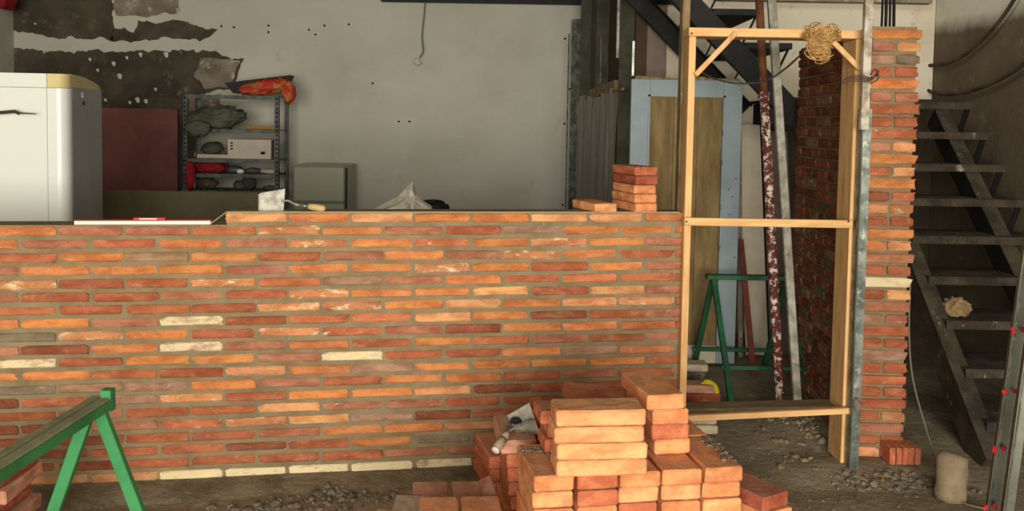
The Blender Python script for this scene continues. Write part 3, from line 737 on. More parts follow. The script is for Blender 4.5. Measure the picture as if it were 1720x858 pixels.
# ------------------------------------------------------------------ props behind the frame
rp = thing('adjustable_prop', 'leaning adjustable prop, brown above and red with white paint splashes below', 'prop', gnd(1310, 700, .04))
pb = gnd(1311, 692, .05); pt = at(1272, -60, pb.y+.05); pmid = pb+(pt-pb)*((pb.z-at(1283, 157, pb.y).z)/(pb.z-pt.z))
bm = B(); tube(bm, [pb+Vector((0, 0, .0)), pmid], .0235, 14); obj('outer_tube', bm, M['redtube'], rp, smooth=True)
bm = B(); tube(bm, [pmid, pt], .0205, 14); obj('inner_tube', bm, M['browntube'], rp, smooth=True)
bm = B(); tube(bm, [pmid-Vector((0, 0, .03)), pmid+Vector((0, 0, .01))], .029, 14); obj('collar', bm, M['redtube'], rp, smooth=True)
bm = B(); box(bm, pb+Vector((0, 0, .004)), (.11, .11, .008)); obj('foot_plate', bm, M['rustbar'], rp)
pb2 = gnd(1341, 704, .04); pt2 = at(1292, -60, pb2.y+.05)
bm = B(); beam(bm, pb2, pt2, .040, .03, bev=.003)
tag(obj('grey_tube', bm, M['greytube']), 'long dusty grey square tube leaning just right of the red prop', 'tube')
# rusty flat bar
bm = B(); beam(bm, gnd(1266, 632, .04), at(1244, 402, 5.6), .036, .01)
tag(obj('rusty_bar', bm, M['rustbar']), 'short red-oxide flat bar leaning against the wall behind the green trestle', 'bar')

# green trestle inside
tr = thing('green_trestle', 'dark green steel trestle standing inside behind the pine frame', 'trestle', gnd(1200, 640, .04))
pT = at(1198, 468, 5.15); pf = gnd(1229, 676, .045); pk = gnd(1165, 616, .04)
pf = Vector((pf.x, pf.y, floor_h(pf.x, pf.y))); pk = Vector((pk.x, pk.y, floor_h(pk.x, pk.y)))
sp_ = Vector((.78, .0, 0))
for s in (0, 1):
    for e in (pf, pk):
        bm = B(); beam(bm, e+sp_*s*.55, pT+sp_*s*.55+Vector((0, (e.y-pT.y)*.03, 0)), .03, .03); obj('leg', bm, M['green_dark'], tr)
bm = B(); beam(bm, pT+Vector((-.04, 0, .012)), pT+sp_*.55+Vector((.03, 0, .012)), .026, .06); obj('top_bar', bm, M['green_dark'], tr)
for e, k in ((pf, .28), (pk, .22)):
    a = e+(pT-e)*k; bm = B(); beam(bm, a+Vector((-.03, 0, 0)), a+sp_*.55, .022, .022); obj('rail', bm, M['green_dark'], tr)

# foreground green trestle
tf = thing('painted_trestle', 'bright green steel trestle with dusty double top bar at the left edge', 'trestle', (-1.1, 2.1, 0))
yA = 2.13; a0 = at(172, 666, yA); b0 = at(-8, 778, 1.70)
dv = (b0-a0); far = a0; near = a0+dv*2.1
for s in (-1, 1):
    bm = B(); off = Vector((s*.0135, 0, 0)); beam(bm, far+off, near+off, .021, .005, (0, 0, 1), 0)
    beam(bm, far+Vector((s*.022, 0, -.013)), near+Vector((s*.022, 0, -.013)), .004, .026, (0, 0, 1), 0)
    obj('angle_bar', bm, M['green_dusty'], tf)
bm = B(); beam(bm, far+Vector((.027, 0, -.015)), near+Vector((.027, 0, -.015)), .004, .022, (0, 0, 1), 0); obj('side_strip', bm, M['green'], tf)
bm = B(); beam(bm, at(181, 690, yA), at(181, 653, yA), .026, .03); obj('end_stub', bm, M['green'], tf)
for dst in (0.02, .93):
    for s, (ub, vb) in ((-1, (86, 885)), (1, (250, 885))):
        tp = at(157 if s < 0 else 172, 682, yA+.0); bt = at(ub, vb, yA+.0); d_ = (bt-tp); bt = tp+d_*((tp.z)/(-d_.z))
        o_ = dv*2.1*dst; o_.z = 0
        o_ = Vector((dv.x*2.1*dst, dv.y*2.1*dst, 0))
        if dst > .5: tp = tp+dv*2.1*dst*0+Vector((0, 0, 0))
        bm = B(); beam(bm, tp+o_, bt+o_, .029, .02, bev=.002); obj('leg', bm, M['green'], tf)

# ------------------------------------------------------------------ stairs
st = thing('lower_stair_flight', 'dusty open steel stair flight rising behind the pillar at the right', 'stairs', (2.5, 4.0, 0))
SXL, SXR = 2.17, 2.88; NT = 9; RI = 1.68/9
def ty(n): return 3.98+(9-n)*.205      # y of the front edge of tread n (n=1 top)
for n in range(1, NT+1):
    z = 1.68-RI*(n-1)
    y0 = ty(n); dp = .34
    bm = B(); bx(bm, SXL, SXR, y0, y0+dp, z-.006, z, 0)
    bx(bm, SXL, SXR, y0-.002, y0+.004, z-.042, z-.0065)
    # chequer bumps along the lip
    t_ = obj('tread', bm, M['tread'], st)
    bm = B()
    for k in range(26): box(bm, (SXL+.03+k*.0265, y0-.003, z-.024), (.009, .003, .026), Ry(.5))
    o = obj('tread_pattern', bm, M['tread'], t_); o['kind'] = 'stuff'
    bm = B(); beam(bm, (SXL+.02, y0+.02, z-.04), (SXL+.02, y0+.10, z-RI), .008, .035, (-1, 0, 0), 0); obj('riser_bracket', bm, M['stringer'], st)
    bm = B(); beam(bm, (SXR-.02, y0+.02, z-.04), (SXR-.02, y0+.10, z-RI), .008, .035, (-1, 0, 0), 0); obj('riser_bracket', bm, M['steel'], st)
for x, hh, dd in ((SXL-.02, .15, .03), (SXR-.20, .13, 0)):
    p0 = Vector((x, ty(9)-.16, -.01)); p1 = Vector((x, ty(1)+.12, 1.68-.10))
    # stringer below treads
    d = Vector((0, .205, RI)).normalized()
    e0 = Vector((x, ty(9)+.05-dd*.68, 1.68-RI*8-.11-dd*.73)); e1 = e0+Vector((0, .205, RI))*8.1
    e0 = e0-Vector((0, .205, RI))*.35
    bm = B(); beam(bm, e0, e1, .05, hh, (0, -RI, .205), .0); obj('stringer', bm, M['stringer' if dd else 'steel'], st)
    bm = B(); nn = Vector((0, -RI, .205)).normalized(); beam(bm, e0+nn*(hh/2+.0035)+Vector((.015, 0, 0)), e1+nn*(hh/2+.0035)+Vector((.015, 0, 0)), .085, .006, (0, -RI, .205), .0); obj('top_flange', bm, M['tread'], st)
ld = thing('stair_landing', 'black steel landing frame between the two stair flights behind the brick wing wall', 'stair landing', (2, 5.7, 1.6))
bm = B(); bx(bm, 1.46, 2.14, 5.2, 5.26, 1.52, 1.66); obj('edge_channel', bm, M['steel'], ld)
bm = B(); bx(bm, 1.65, 1.71, 5.262, 6.15, 1.52, 1.66); obj('edge_channel', bm, M['steel'], ld)
bm = B(); bx(bm, 1.62, 2.14, 5.262, 6.15, 1.662, 1.68); obj('deck', bm, M['tread'], ld)
bm = B(); bx(bm, 2.08, 2.14, 5.262, 5.32, 0, 1.66); obj('leg', bm, M['steel'], ld)
uf = thing('upper_stair_flight', 'black steel upper stair flight climbing left behind the blue door', 'stairs', (1.2, 5.7, 1.7))
for nmY, Yq in (('n', 5.17), ('f', 6.2)):
    p1 = Vector((1.60, Yq, 1.61)); p0 = p1+Vector((-1.40, 0, 1.40))
    bm = B(); chan(bm, p1, p0, .125, .06, .008, opening=1 if nmY == 'n' else -1); obj('stringer', bm, M['steel'], uf)
for k in range(7):
    xr_ = 1.60-.19*k; z = 1.99+.19*k
    bm = B(); bx(bm, xr_-.27, xr_, 5.17, 6.2, z-.035, z, 0); obj('tread', bm, M['steel'], uf)
    for Yq in (5.18, 6.18):
        bm = B(); beam(bm, (xr_-.02, Yq, z-.035), (xr_-.10, Yq, z-.21), .008, .03); obj('riser_bracket', bm, M['steel'], uf)
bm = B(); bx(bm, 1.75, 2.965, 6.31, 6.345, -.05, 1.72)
struct('wall_understair_shade', bm, M['plank_dark'])  # dark sheet added to paint in the shade under the stairs
# twine ball on a tread
z7 = 1.68-RI*6; g = at(1609, 520, ty(7)+.1)
bm = B(); blob(bm, (g.x, ty(7)+.12, z7+.042), (.066, .06, .052), 2, 4, .3, 3, flat=-.78)
tb = tag(obj('twine_ball', bm, M['rubbleknot'], smooth=True), 'crumpled beige twine ball resting on a stair tread', 'twine')

# ------------------------------------------------------------------ blue door and things round it
YD = 5.42
dr = thing('blue_door', 'pale blue panelled door with stained plywood infill leaning under the stairs', 'door', (at(1150, 600, YD).x, YD, 0))
x0 = at(1057, 300, YD).x; x1 = at(1243, 300, YD).x; ztop = at(1150, 134, YD).z; zbt = .05
xi0 = at(1089, 300, YD).x; xi1 = at(1211, 300, YD).x; zi = at(1150, 163, YD).z; zl = .62
bm = B(); bx(bm, x0, xi0, YD, YD+.035, zbt, ztop, .002); obj('stile', bm, M['door'], dr)
bm = B(); bx(bm, xi1, x1, YD, YD+.035, zbt, ztop, .002); obj('stile', bm, M['door'], dr)
bm = B(); bx(bm, xi0, xi1, YD, YD+.035, zi, ztop, .002); obj('top_rail', bm, M['door'], dr)
bm = B(); bx(bm, xi0, xi1, YD, YD+.035, zbt, .16, .002); obj('bottom_rail', bm, M['cream'], dr)
for i in range(3):
    w_ = (xi1-xi0)/3; bm = B(); bx(bm, xi0+w_*i+.001, xi0+w_*(i+1)-.001, YD+.014, YD+.024, .16, zi, .001); obj('infill_board', bm, M['ply'], dr)
for (a, b, c_, d) in ((xi0-.012, xi0, .16, zi+.012), (xi1, xi1+.012, .16, zi+.012)):
    bm = B(); bx(bm, a, b, YD-.008, YD-.0005, c_, d); obj('moulding', bm, M['door'], dr)
bm = B(); bx(bm, xi0-.012, xi1+.012, YD-.008, YD-.0005, zi, zi+.014); obj('moulding', bm, M['door'], dr)
for z in (1.45, 1.27, 1.0, .75):
    bm = B(); bx(bm, xi1-.004, xi1+.004, YD-.014, YD-.0085, z, z+.03); obj('bead_clip', bm, M['galvdark'], dr)
for (u, v) in ((1236, 300), (1230, 330), (1226, 360), (1224, 318), (1234, 432)):
    bm = B(); lathe(bm, at(u, v, YD), (0, -1, 0), [(0, .004), (.002, .004)], 6); obj('nail', bm, M['black'], dr)
bm = B(); bx(bm, x0+.02, x1-.02, YD+.002, YD+.03, ztop+.001, ztop+.012)
for u in (1075, 1085, 1165, 1180): p = at(u, 131, YD+.01); blob(bm, (p.x, YD+.015, ztop+.014), (.03, .012, .01), u, 1, .3)
tag(obj('lath_offcut', bm, M['oldwood']), 'thin dirty lath lying on the top edge of the blue door', 'lath')
# boards leaning right of the door
bm = B(); beam(bm, Vector((at(1248, 500, 5.6).x, 5.62, .04)), Vector((at(1248, 500, 5.6).x, 5.85, 1.62)), .03, .02)
tag(obj('grey_lath', bm, M['bare_light']), 'narrow grey lath leaning just right of the blue door', 'lath')
xa = at(1254, 500, 5.7).x; xb = at(1292, 500, 5.7).x
bm = B(); beam(bm, Vector(((xa+xb)/2, 5.68, .04)), Vector(((xa+xb)/2, 6.05, 1.52)), xb-xa, .015)
tag(obj('white_board', bm, M['cream']), 'tall off-white board leaning on the wall left of the red prop', 'board')
xa = at(1296, 500, 5.7).x; xb = at(1340, 500, 5.7).x
bm = B(); beam(bm, Vector(((xa+xb)/2, 5.68, .04)), Vector(((xa+xb)/2, 6.05, 1.48)), xb-xa, .015)
tag(obj('pinkish_board', bm, M['pinkwall']), 'tall greyish board leaning on the wall behind the two tubes', 'board')
# yellow hose
bm = B(); Yh = gnd(1195, 672, .05).y+.04
tube(bm, spline([at(1178, 644, Yh), at(1190, 642, Yh), at(1201, 650, Yh-.01), at(1203, 662, Yh-.01), at(1197, 673, Yh)], 6), [.008]*3+[.017]*20+[.012]*2, 10)
tag(obj('yellow_hose', bm, M['yellow'], smooth=True), 'curved piece of yellow hose beside bricks behind the sill', 'hose')
# cable hanging across the frame opening
bm = B(); tube(bm, spline([at(1172, 118, 4.3), at(1200, 132, 4.3), at(1240, 140, 4.3), at(1285, 136, 4.3), at(1318, 116, 4.34), at(1345, 92, 4.7)], 8), .005, 6)
tag(obj('hanging_cable', bm, M['cable'], smooth=True), 'thin dark cable sagging behind the frame from the left brace to the brick wing', 'cable')

# ------------------------------------------------------------------ stud partition and curtain
def pl(u, v, w0=(.555, 8.22), w1=(.82, 6.36)):
    # point on the partition line seen at pixel u,v
    d = ray(u, v); a = Vector((w0[0], w0[1])); b = Vector((w1[0], w1[1])); e = b-a
    nn = Vector((e.y, -e.x)); t = (a-Vector((EYE.x, EYE.y))).dot(nn)/Vector((d.x, d.y)).dot(nn)
    return EYE+d*t
sp2 = thing('stud_partition', 'unfinished partition of galvanised studs and dark sheets left of the blue door', 'partition', pl(1000, 500))
fr_ = (-.99, -.14, 0)
for u, v0_, v1_ in ((966, 60, 350), (980, 70, 120), (1027, 60, 140)):
    p0 = pl(u, v0_)+Vector((-.09, -.05, 0)); p1 = pl(u, v1_)+Vector((-.09, -.05, 0)); bm = B(); beam(bm, p1, (p1.x, p1.y, p0.z), .012, .004, (-.6, -.8, 0), 0); obj('bright_flange', bm, M['galv'], sp2)
for (u, wd_, m_, vb, vt) in ((962, .05, 'galv', 600, 36), (977, .05, 'galvdark', 600, -40), (1004, .05, 'galvdark', 165, -40), (1046, .06, 'galvdark', 600, -40)):
    b_ = pl(u, 400); zt_ = pl(u, vt).z; zb_ = 0 if vb == 600 else pl(u, vb).z
    bm = B(); chan(bm, (b_.x, b_.y, zb_), (b_.x, b_.y, zt_), wd_*2.2, .04, .002, (-.6, -.8, 0)); obj('stud', bm, M[m_], sp2)
bm = B(); b_ = pl(1045, 100); chan(bm, (b_.x-.03, b_.y-.05, pl(1045, 98).z), (b_.x-.03, b_.y-.05, ZC), .04, .04, .002, (-.3, -.95, 0)); obj('stud_sleeve', bm, M['galv'], sp2)
bm = B(); b_ = pl(1062, 100); bx(bm, b_.x-.008, b_.x+.008, b_.y-.05, b_.y-.03, pl(1062, 128).z, pl(1062, 70).z); obj('stud_sleeve', bm, M['galv'], sp2)
bm = B(); p0 = pl(972, 169); p1 = pl(1055, 150); tube(bm, [p0+Vector((-.04, -.03, 0)), p1+Vector((-.04, -.03, 0))], .012, 8); obj('curtain_rod', bm, M['oldwood'], sp2)
bm = B(); beam(bm, pl(996, 158)+Vector((-.02, 0, 0)), pl(1040, 142)+Vector((-.02, 0, 0)), .07, .03, (-.9, -.4, 0)); obj('timber_rail', bm, M['oldwood'], sp2)
def sheet(u0, u1, vt, vb, m_, nm='sheet', off=.04):
    a = pl(u0, 300); b = pl(u1, 300); a = Vector((a.x+off, a.y, 0)); b = Vector((b.x+off, b.y, 0))
    zt_ = pl((u0+u1)/2, vt).z if vt > -50 else ZC; zb_ = pl((u0+u1)/2, vb).z if vb < 590 else 0
    bm = B(); prism(bm, [Vector((a.x, a.y, zb_)), Vector((b.x, b.y, zb_)), Vector((b.x, b.y, zt_)), Vector((a.x, a.y, zt_))], (.015, 0, 0)); obj(nm, bm, M[m_], sp2)
sheet(968, 1008, -60, 160, 'sheet'); sheet(1009, 1040, -60, 148, 'plank_dark'); sheet(1042, 1054, -60, 600, 'plank_dark'); sheet(966, 1041, 160, 600, 'sheet', off=.06)
bm = B(); bx(bm, at(1066, 80, 6.34).x, at(1085, 80, 6.34).x, 6.30, 6.34, 0, ZC); obj('door_casing', bm, M['plank_dark'], sp2)
# pleated plastic curtain
bm = B(); NU, NV = 60, 14; vs = []
for j in range(NV+1):
    row = []
    for i in range(NU+1):
        t = i/NU; u = 975+68*t; a = pl(u, 300); amp = .028*(.4+.6*j/NV)
        zt_ = pl(u, 168-16*t).z; z = zt_+(0.35-zt_)*j/NV+(.02*math.sin(t*9)*(1 if j == 0 else 0))
        row.append(bm.verts.new((a.x-.05+amp*math.sin(t*34+1.5*math.sin(j*.3))+.01*math.sin(t*90), a.y-.02+.02*math.cos(t*28), z)))
    vs.append(row)
for j in range(NV):
    for i in range(NU): bm.faces.new((vs[j][i], vs[j][i+1], vs[j+1][i+1], vs[j+1][i]))
tag(obj('plastic_curtain', bm, M['curtain'], smooth=True), 'clouded grey plastic sheet hung as a curtain on the stud partition', 'curtain')

# ------------------------------------------------------------------ hanging wire on the back wall
wl = thing('hanging_wire', 'loose electric wire hanging down the back wall with a small connector', 'wire', at(712, 10, 8.25))
bm = B(); tube(bm, spline([at(716, -30, 8.24), at(713, 20, 8.24), at(709, 60, 8.23), at(711, 85, 8.22), at(705, 97, 8.22)], 8), .006, 6); obj('cord', bm, M['greycable'], wl, smooth=True)
bm = B(); box(bm, at(701, 104, 8.22), (.06, .03, .05), Ry(.7), .006); obj('connector', bm, M['card'], wl)

# ------------------------------------------------------------------ tall white refrigerator
YFz = 4.75; fz = thing('tall_refrigerator', 'tall white refrigerator with yellowed top edge standing behind the counter', 'refrigerator', at(20, 300, YFz))
xc1 = at(113, 250, YFz).x; ztf = at(60, 122, YFz).z; W_ = .62; D_ = .56; fy = math.radians(7)
fe = Vector((math.cos(fy), math.sin(fy), 0)); fn = Vector((-math.sin(fy), math.cos(fy), 0)); fo = Vector((xc1, YFz, 0))
def fp(a, d, z): return fo-fe*a+fn*d+Vector((0, 0, z))
def fbox(name, a0_, a1_, d0, d1, z0, z1, m_, par, bev=0):
    bm = B(); box(bm, fp((a0_+a1_)/2, (d0+d1)/2, (z0+z1)/2), (abs(a1_-a0_), abs(d1-d0), z1-z0), Rz(fy), bev); return obj(name, bm, m_, par)
fbox('body', 0.0, W_, .075, D_, .02, ztf-.07, M['fridge_side'], fz, .004)
# domed yellowed top
bm = B(); poly = []
for t in range(9):
    a = t/8; d = .0725+(D_-.0725)*a; z = ztf-.002-.055*a*a-(0.02 if t == 8 else 0)
    poly.append(fp(0, d, z))
poly += [fp(0, D_, ztf-.072), fp(0, .0725, ztf-.072)]
prism(bm, poly, -fe*W_); obj('top_cover', bm, M['yellowed'], fz)
# door with rounded right edge
def doorpart(name, z0, z1, m_, par):
    bm = B(); poly = []
    for t in range(9):
        a = PI/2*t/8; poly.append(fp(.0+.05*(1-math.sin(a)), .0+.06*(1-math.cos(a))-.0, z0))
    poly = [fp(.05-.05*math.sin(PI/2*t/8), .062-.062*math.cos(PI/2*t/8)+0, z0) for t in range(9)]
    poly += [fp(0, .072, z0), fp(W_, .072, z0), fp(W_, .0, z0)]
    prism(bm, poly, (0, 0, z1-z0)); return obj(name, bm, m_, par)
dlow = doorpart('door', .06, ztf-.08, M['fridge'], fz)
fbox('edge_cap', .1015, W_, 0, .072, ztf-.078, ztf-.004, M['fridge'], fz)
bm = B(); poly = [fp(.05-.05*math.sin(PI/2*t/8), .062-.062*math.cos(PI/2*t/8), ztf-.078) for t in range(9)] + [fp(0, .072, ztf-.078), fp(.0975, .072, ztf-.078), fp(.0975, 0, ztf-.078)]
prism(bm, poly, (0, 0, .074)); obj('corner_cap', bm, M['yellowed'], fz)
fbox('door_seam', .098, .101, -.0012, .0, .06, ztf-.01, M['fridge_side'], fz)
bm = B(); tube(bm, [at(-12, 190, YFz-.09), at(25, 187, YFz-.09), at(32, 191, YFz-.09)], .0085, 8); tube(bm, [at(24, 188, YFz-.088), at(36, 190, YFz-.088), at(60, 191, YFz-.086)], [.007, .004, .003], 6)
obj('handle', bm, M['cable'], dlow)
bm = B(); p = fp(0, .24, 1.5+.12); box(bm, p+fe*.001, (.002, .035, .03), Rz(fy)); obj('badge', bm, M['white'], fz)
bm = B(); p = fp(0, .25, 1.5+.075); box(bm, p+fe*.001, (.002, .025, .02), Rz(fy)); obj('badge', bm, M['rubber'], fz)

# small fridge by the wall
sf = thing('small_refrigerator', 'small grey-white refrigerator against the back wall, centre of the room', 'refrigerator', at(540, 350, 7.6))
x0 = at(492, 320, 7.6).x; x1 = at(583, 320, 7.6).x; z1 = at(540, 278, 7.6).z
bm = B(); bx(bm, x0, x1-.02, 7.66, 8.12, .02, z1, .008); obj('body', bm, M['metalgrey'], sf)
zz = at(590, 341, 7.6).z
bm = B(); bx(bm, x0, x1-.022, 7.6, 7.657, zz+.004, z1-.005, .012); obj('freezer_door', bm, M['metalgrey'], sf)
bm = B(); bx(bm, x0, x1-.022, 7.6, 7.657, .05, zz-.004, .012); obj('door', bm, M['metalgrey'], sf)
bm = B(); bx(bm, x1-.0215, x1-.008, 7.61, 7.655, .05, z1-.02, .002); obj('door_grip', bm, M['rubber'], sf)

# boards
YBd = 8.15
bm = B(); bx(bm, at(160, 250, YBd).x, at(298, 250, YBd).x, YBd, YBd+.02, .0, at(230, 182, YBd).z)
tag(obj('maroon_board', bm, M['maroon']), 'maroon board leaning on the back wall between refrigerator and rack', 'board')
bm = B(); bx(bm, at(60, 350, 6.6).x, at(436, 350, 6.6).x, 6.6, 6.615, .0, at(300, 321, 6.6).z)
tag(obj('olive_board', bm, M['olive']), 'wide olive-grey board standing on edge in front of the metal rack', 'board')

# ------------------------------------------------------------------ metal rack and its contents
YR = 7.55; RD = .34
rk = thing('metal_rack', 'grey slotted-angle metal rack against the back wall', 'rack', at(390, 350, YR))
rx0 = at(307, 250, YR).x; rx1 = at(468, 250, YR).x; rz = at(390, 160, YR).z
for x in (rx0, rx1):
    for y in (YR, YR+RD):
        s = 1 if x == rx0 else -1; t = 1 if y == YR else -1
        bm = B(); bx(bm, x, x+s*.036, y, y+t*.003, 0, rz); bx(bm, x, x+s*.003, y, y+t*.036, 0, rz); u_ = obj('upright', bm, M['rack'], rk)
        bm = B()
        for k in range(44): bx(bm, x+s*.012, x+s*.024, y-t*.0008, y-t*.0001, .03+k*.038, .03+k*.038+.02)
        o = obj('slot_row', bm, M['black'], u_); o['kind'] = 'stuff'
shz = [rz, at(390, 217, YR).z, at(390, 267, YR).z, at(390, 292, YR).z, at(390, 320, YR).z, .3]
for z in shz:
    bm = B(); bx(bm, rx0+.004, rx1-.004, YR+.004, YR+RD-.004, z-.008, z); bx(bm, rx0+.004, rx1-.004, YR+.0, YR+.0035, z-.032, z)
    obj('shelf', bm, M['rack'], rk)
Ym = YR+.14
bm = B(); a = at(377, 139, Ym); b = at(487, 126, Ym); c_ = at(476, 150, Ym); d_ = at(391, 156, Ym)
prism(bm, [a, b, c_, d_], (0, .16, 0)); 
for v in bm.verts:
    if v.co.z < rz+.002: v.co.z = rz+.002
tag(obj('black_tray', bm, M['rubber']), 'black shallow tray tilted on the top of the metal rack', 'tray')
bm = B(); p = at(448, 148, Ym-.06); vs = blob(bm, (0, 0, 0), (.20, .07, .06), 5, 4, .45, 2.2, True, Ry(-.18)); bmesh.ops.translate(bm, vec=(p.x, Ym-.1, rz+.075), verts=vs)
p2 = at(482, 150, Ym-.08); blob(bm, (p2.x+.02, Ym-.1, rz+.03), (.055, .05, .09), 8, 3, .4, 2, True)
tag(obj('red_orange_bag', bm, M['redbag'], smooth=True), 'crumpled red and orange bag lying over the black tray on the rack', 'bag')
p = at(362, 205, Ym); bm = B(); blob(bm, (p.x, Ym-.02, shz[1]+.085), (.235, .12, .10), 11, 4, .45, 2.2, True, Ry(-.15), None)
blob(bm, (at(345, 222, Ym).x, YR-.03, shz[1]+.0), (.10, .04, .065), 12, 3, .4, 2.4, True)
tag(obj('folded_tarp', bm, M['tarp'], smooth=True), 'heap of grey-green tarpaulin on the second shelf of the rack', 'tarpaulin')
bm = B(); bx(bm, at(414, 210, Ym).x, at(464, 210, Ym).x, Ym-.02, Ym+.02, shz[1]+.001, shz[1]+.03, .003)
tag(obj('yellow_strip', bm, M['yellowwood']), 'yellow wooden strip lying beside the tarpaulin on the rack', 'strip')
cb = thing('cardboard_box', 'long pale cardboard box on the third shelf of the rack', 'box', at(418, 266, YR+.05))
p0 = at(382, 262, YR+.05); p1 = at(455, 266, YR+.05); zc0 = shz[2]+.001; zc1 = at(418, 234, YR+.05).z
bm = B(); box(bm, ((p0.x+p1.x)/2, YR+.155, (zc0+zc1)/2), (p1.x-p0.x, .2, zc1-zc0), None, .002); bb = obj('carton', bm, M['card'], cb)
bm = B(); bx(bm, p1.x+.001, p1.x+.003, YR+.06, YR+.25, zc0+.005, zc1-.005); obj('side_panel', bm, M['cardside'], cb)
bm = B()
for k, (u, v) in enumerate(((389, 240), (389, 245), (389, 250))):
    p = at(u, v, YR+.053); bx(bm, p.x-.01, p.x+.01, YR+.052, YR+.0545, p.z-.006, p.z+.006)
p = at(442, 257, YR+.053); bx(bm, p.x-.02, p.x+.015, YR+.052, YR+.0545, p.z-.012, p.z+.012)
obj('printed_marks', bm, M['black'], cb)['kind'] = 'stuff'
bm = B(); bx(bm, at(326, 266, YR).x, at(380, 266, YR).x, YR+.06, YR+.3, shz[2]+.001, shz[2]+.035, .004)
tag(obj('thin_carton', bm, M['card']), 'flat whitish panel on the third shelf beside the cardboard box', 'panel')
bm = B(); p = at(352, 262, YR+.03); blob(bm, (p.x, YR+.10, shz[2]+.085), (.095, .085, .055), 21, 3, .2, 2)
tag(obj('dark_hat', bm, M['tarp'], smooth=True), 'dark rounded hat-like bundle on the white panel above the red cloth', 'hat')
bm = B(); p = at(347, 280, YR+.03); blob(bm, (p.x, YR+.12, shz[3]+.05), (.15, .10, .05), 22, 4, .4, 2.4, True)
blob(bm, (at(322, 300, YR).x, YR-.035, shz[3]-.02), (.04, .025, .12), 23, 3, .3, 2.4, True)
tag(obj('red_cloth', bm, M['redcloth'], smooth=True), 'crimson cloth bundled on the fourth shelf with one end hanging down', 'cloth')
sd = random.Random(4)
for k, (u, m_, lb, s) in enumerate(((392, 'rack', 'dark grey tool lump beside the red cloth on the fourth shelf', (.07, .05, .03)), (405, 'white', 'small white lump in the middle of the fourth shelf', (.03, .03, .02)), (424, 'tarp', 'grey rag right of the white lump on the fourth shelf', (.07, .06, .025)), (452, 'card', 'pale rag at the right end of the fourth shelf', (.08, .06, .022)),)):
    bm = B(); p = at(u, 288, YR+.05); blob(bm, (p.x, YR+.08-.05*(m_ == 'white'), shz[3]+s[2]*1.05), s, 30+k, 3, .35, 2.4, True)
    tag(obj('shelf_lump' if m_ != 'tarp' else 'rag', bm, M[m_], smooth=True), lb, 'clutter')
for k, (u, s) in enumerate(((345, (.08, .05, .05)), (400, (.05, .05, .04)), (415, (.06, .05, .055)), (450, (.05, .04, .02)))):
    bm = B(); p = at(u, 312, YR+.05); blob(bm, (p.x, YR+.1, shz[4]+s[2]*1.0), s, 40+k, 3, .5, 2.4, True)
    tag(obj('tool_lump', bm, M['tarp' if k % 2 else 'bare'], smooth=True), 'dark clutter item on the lowest visible shelf, '+['leftmost and largest', 'second from left', 'third from left', 'rightmost and flattest'][k], 'clutter')

# dark red thing top left
bm = B(); p = at(4, 8, 7.9); box(bm, (p.x, 7.9, p.z+.04), (.16, .2, .14), Ry(.3), .02)
tag(obj('dark_red_bundle', bm, M['redcloth']), 'dark red bundle hanging at the top left corner of the wall', 'bundle')

# bag behind the counter
bm = B(); rr = random.Random(3); NU = 30; vs = []; pk = at(690, 305, 5.2); zb_ = 1.006
prof = [(625, 352), (640, 345), (652, 338), (668, 330), (682, 318), (690, 305), (695, 306), (697, 325), (712, 335), (722, 345), (726, 355)]
front = [at(u, v, 5.2) for u, v in prof]; rings = []
for j in range(7):
    t = j/6; row = []
    for i, p in enumerate(front):
        z = p.z+(zb_-.1-p.z)*t*1.0
        row.append(bm.verts.new((p.x+.03*mn.noise(Vector((i*1.7, j*1.3, 1))), 5.2-.10*math.sin(t*1.5)+.05*mn.noise(Vector((i*1.9, j*1.1, 5))), z)))
    rings.append(row)
for j in range(6):
    for i in range(len(front)-1): bm.faces.new((rings[j][i], rings[j][i+1], rings[j+1][i+1], rings[j+1][i]))
bk = [[bm.verts.new((v.co.x, 5.2+(v.co.y-5.2)*-1+.12*(j/6), v.co.z)) for v in rings[j]] for j in range(7)]
for j in range(6):
    for i in range(len(front)-1): bm.faces.new((bk[j][i], bk[j+1][i], bk[j+1][i+1], bk[j][i+1]))
tag(obj('white_plastic_bag', bm, M['bagplastic'], smooth=False), 'crumpled whitish plastic bag peaking above the counter top', 'bag')
bm = B(); p = at(715, 348, 5.35); blob(bm, (p.x+.03, 5.45, p.z-.01), (.10, .08, .045), 5, 3, .3, 2, True)
tag(obj('black_bundle', bm, M['rubber'], smooth=True), 'black bundle just right of the white plastic bag', 'bundle')
bm = B(); bx(bm, at(600, 380, 5.1).x, at(760, 380, 5.1).x, 5.06, 5.7, .0, .88)
bm2 = B(); x0_, x1_ = at(605, 380, 5.1).x, at(760, 380, 5.1).x
bm.free(); tb_ = thing('site_table', 'rough work table hidden behind the counter under the plastic bag', 'table', ((x0_+x1_)/2, 5.35, 0))
bx(bm2, x0_, x1_, 5.02, 5.65, .86, .90, .003); obj('table_top', bm2, M['oldwood'], tb_)
for a in (x0_+.04, x1_-.04):
    for b in (5.07, 5.6): bm = B(); bx(bm, a-.025, a+.025, b-.025, b+.025, 0, .859); obj('leg', bm, M['oldwood'], tb_)

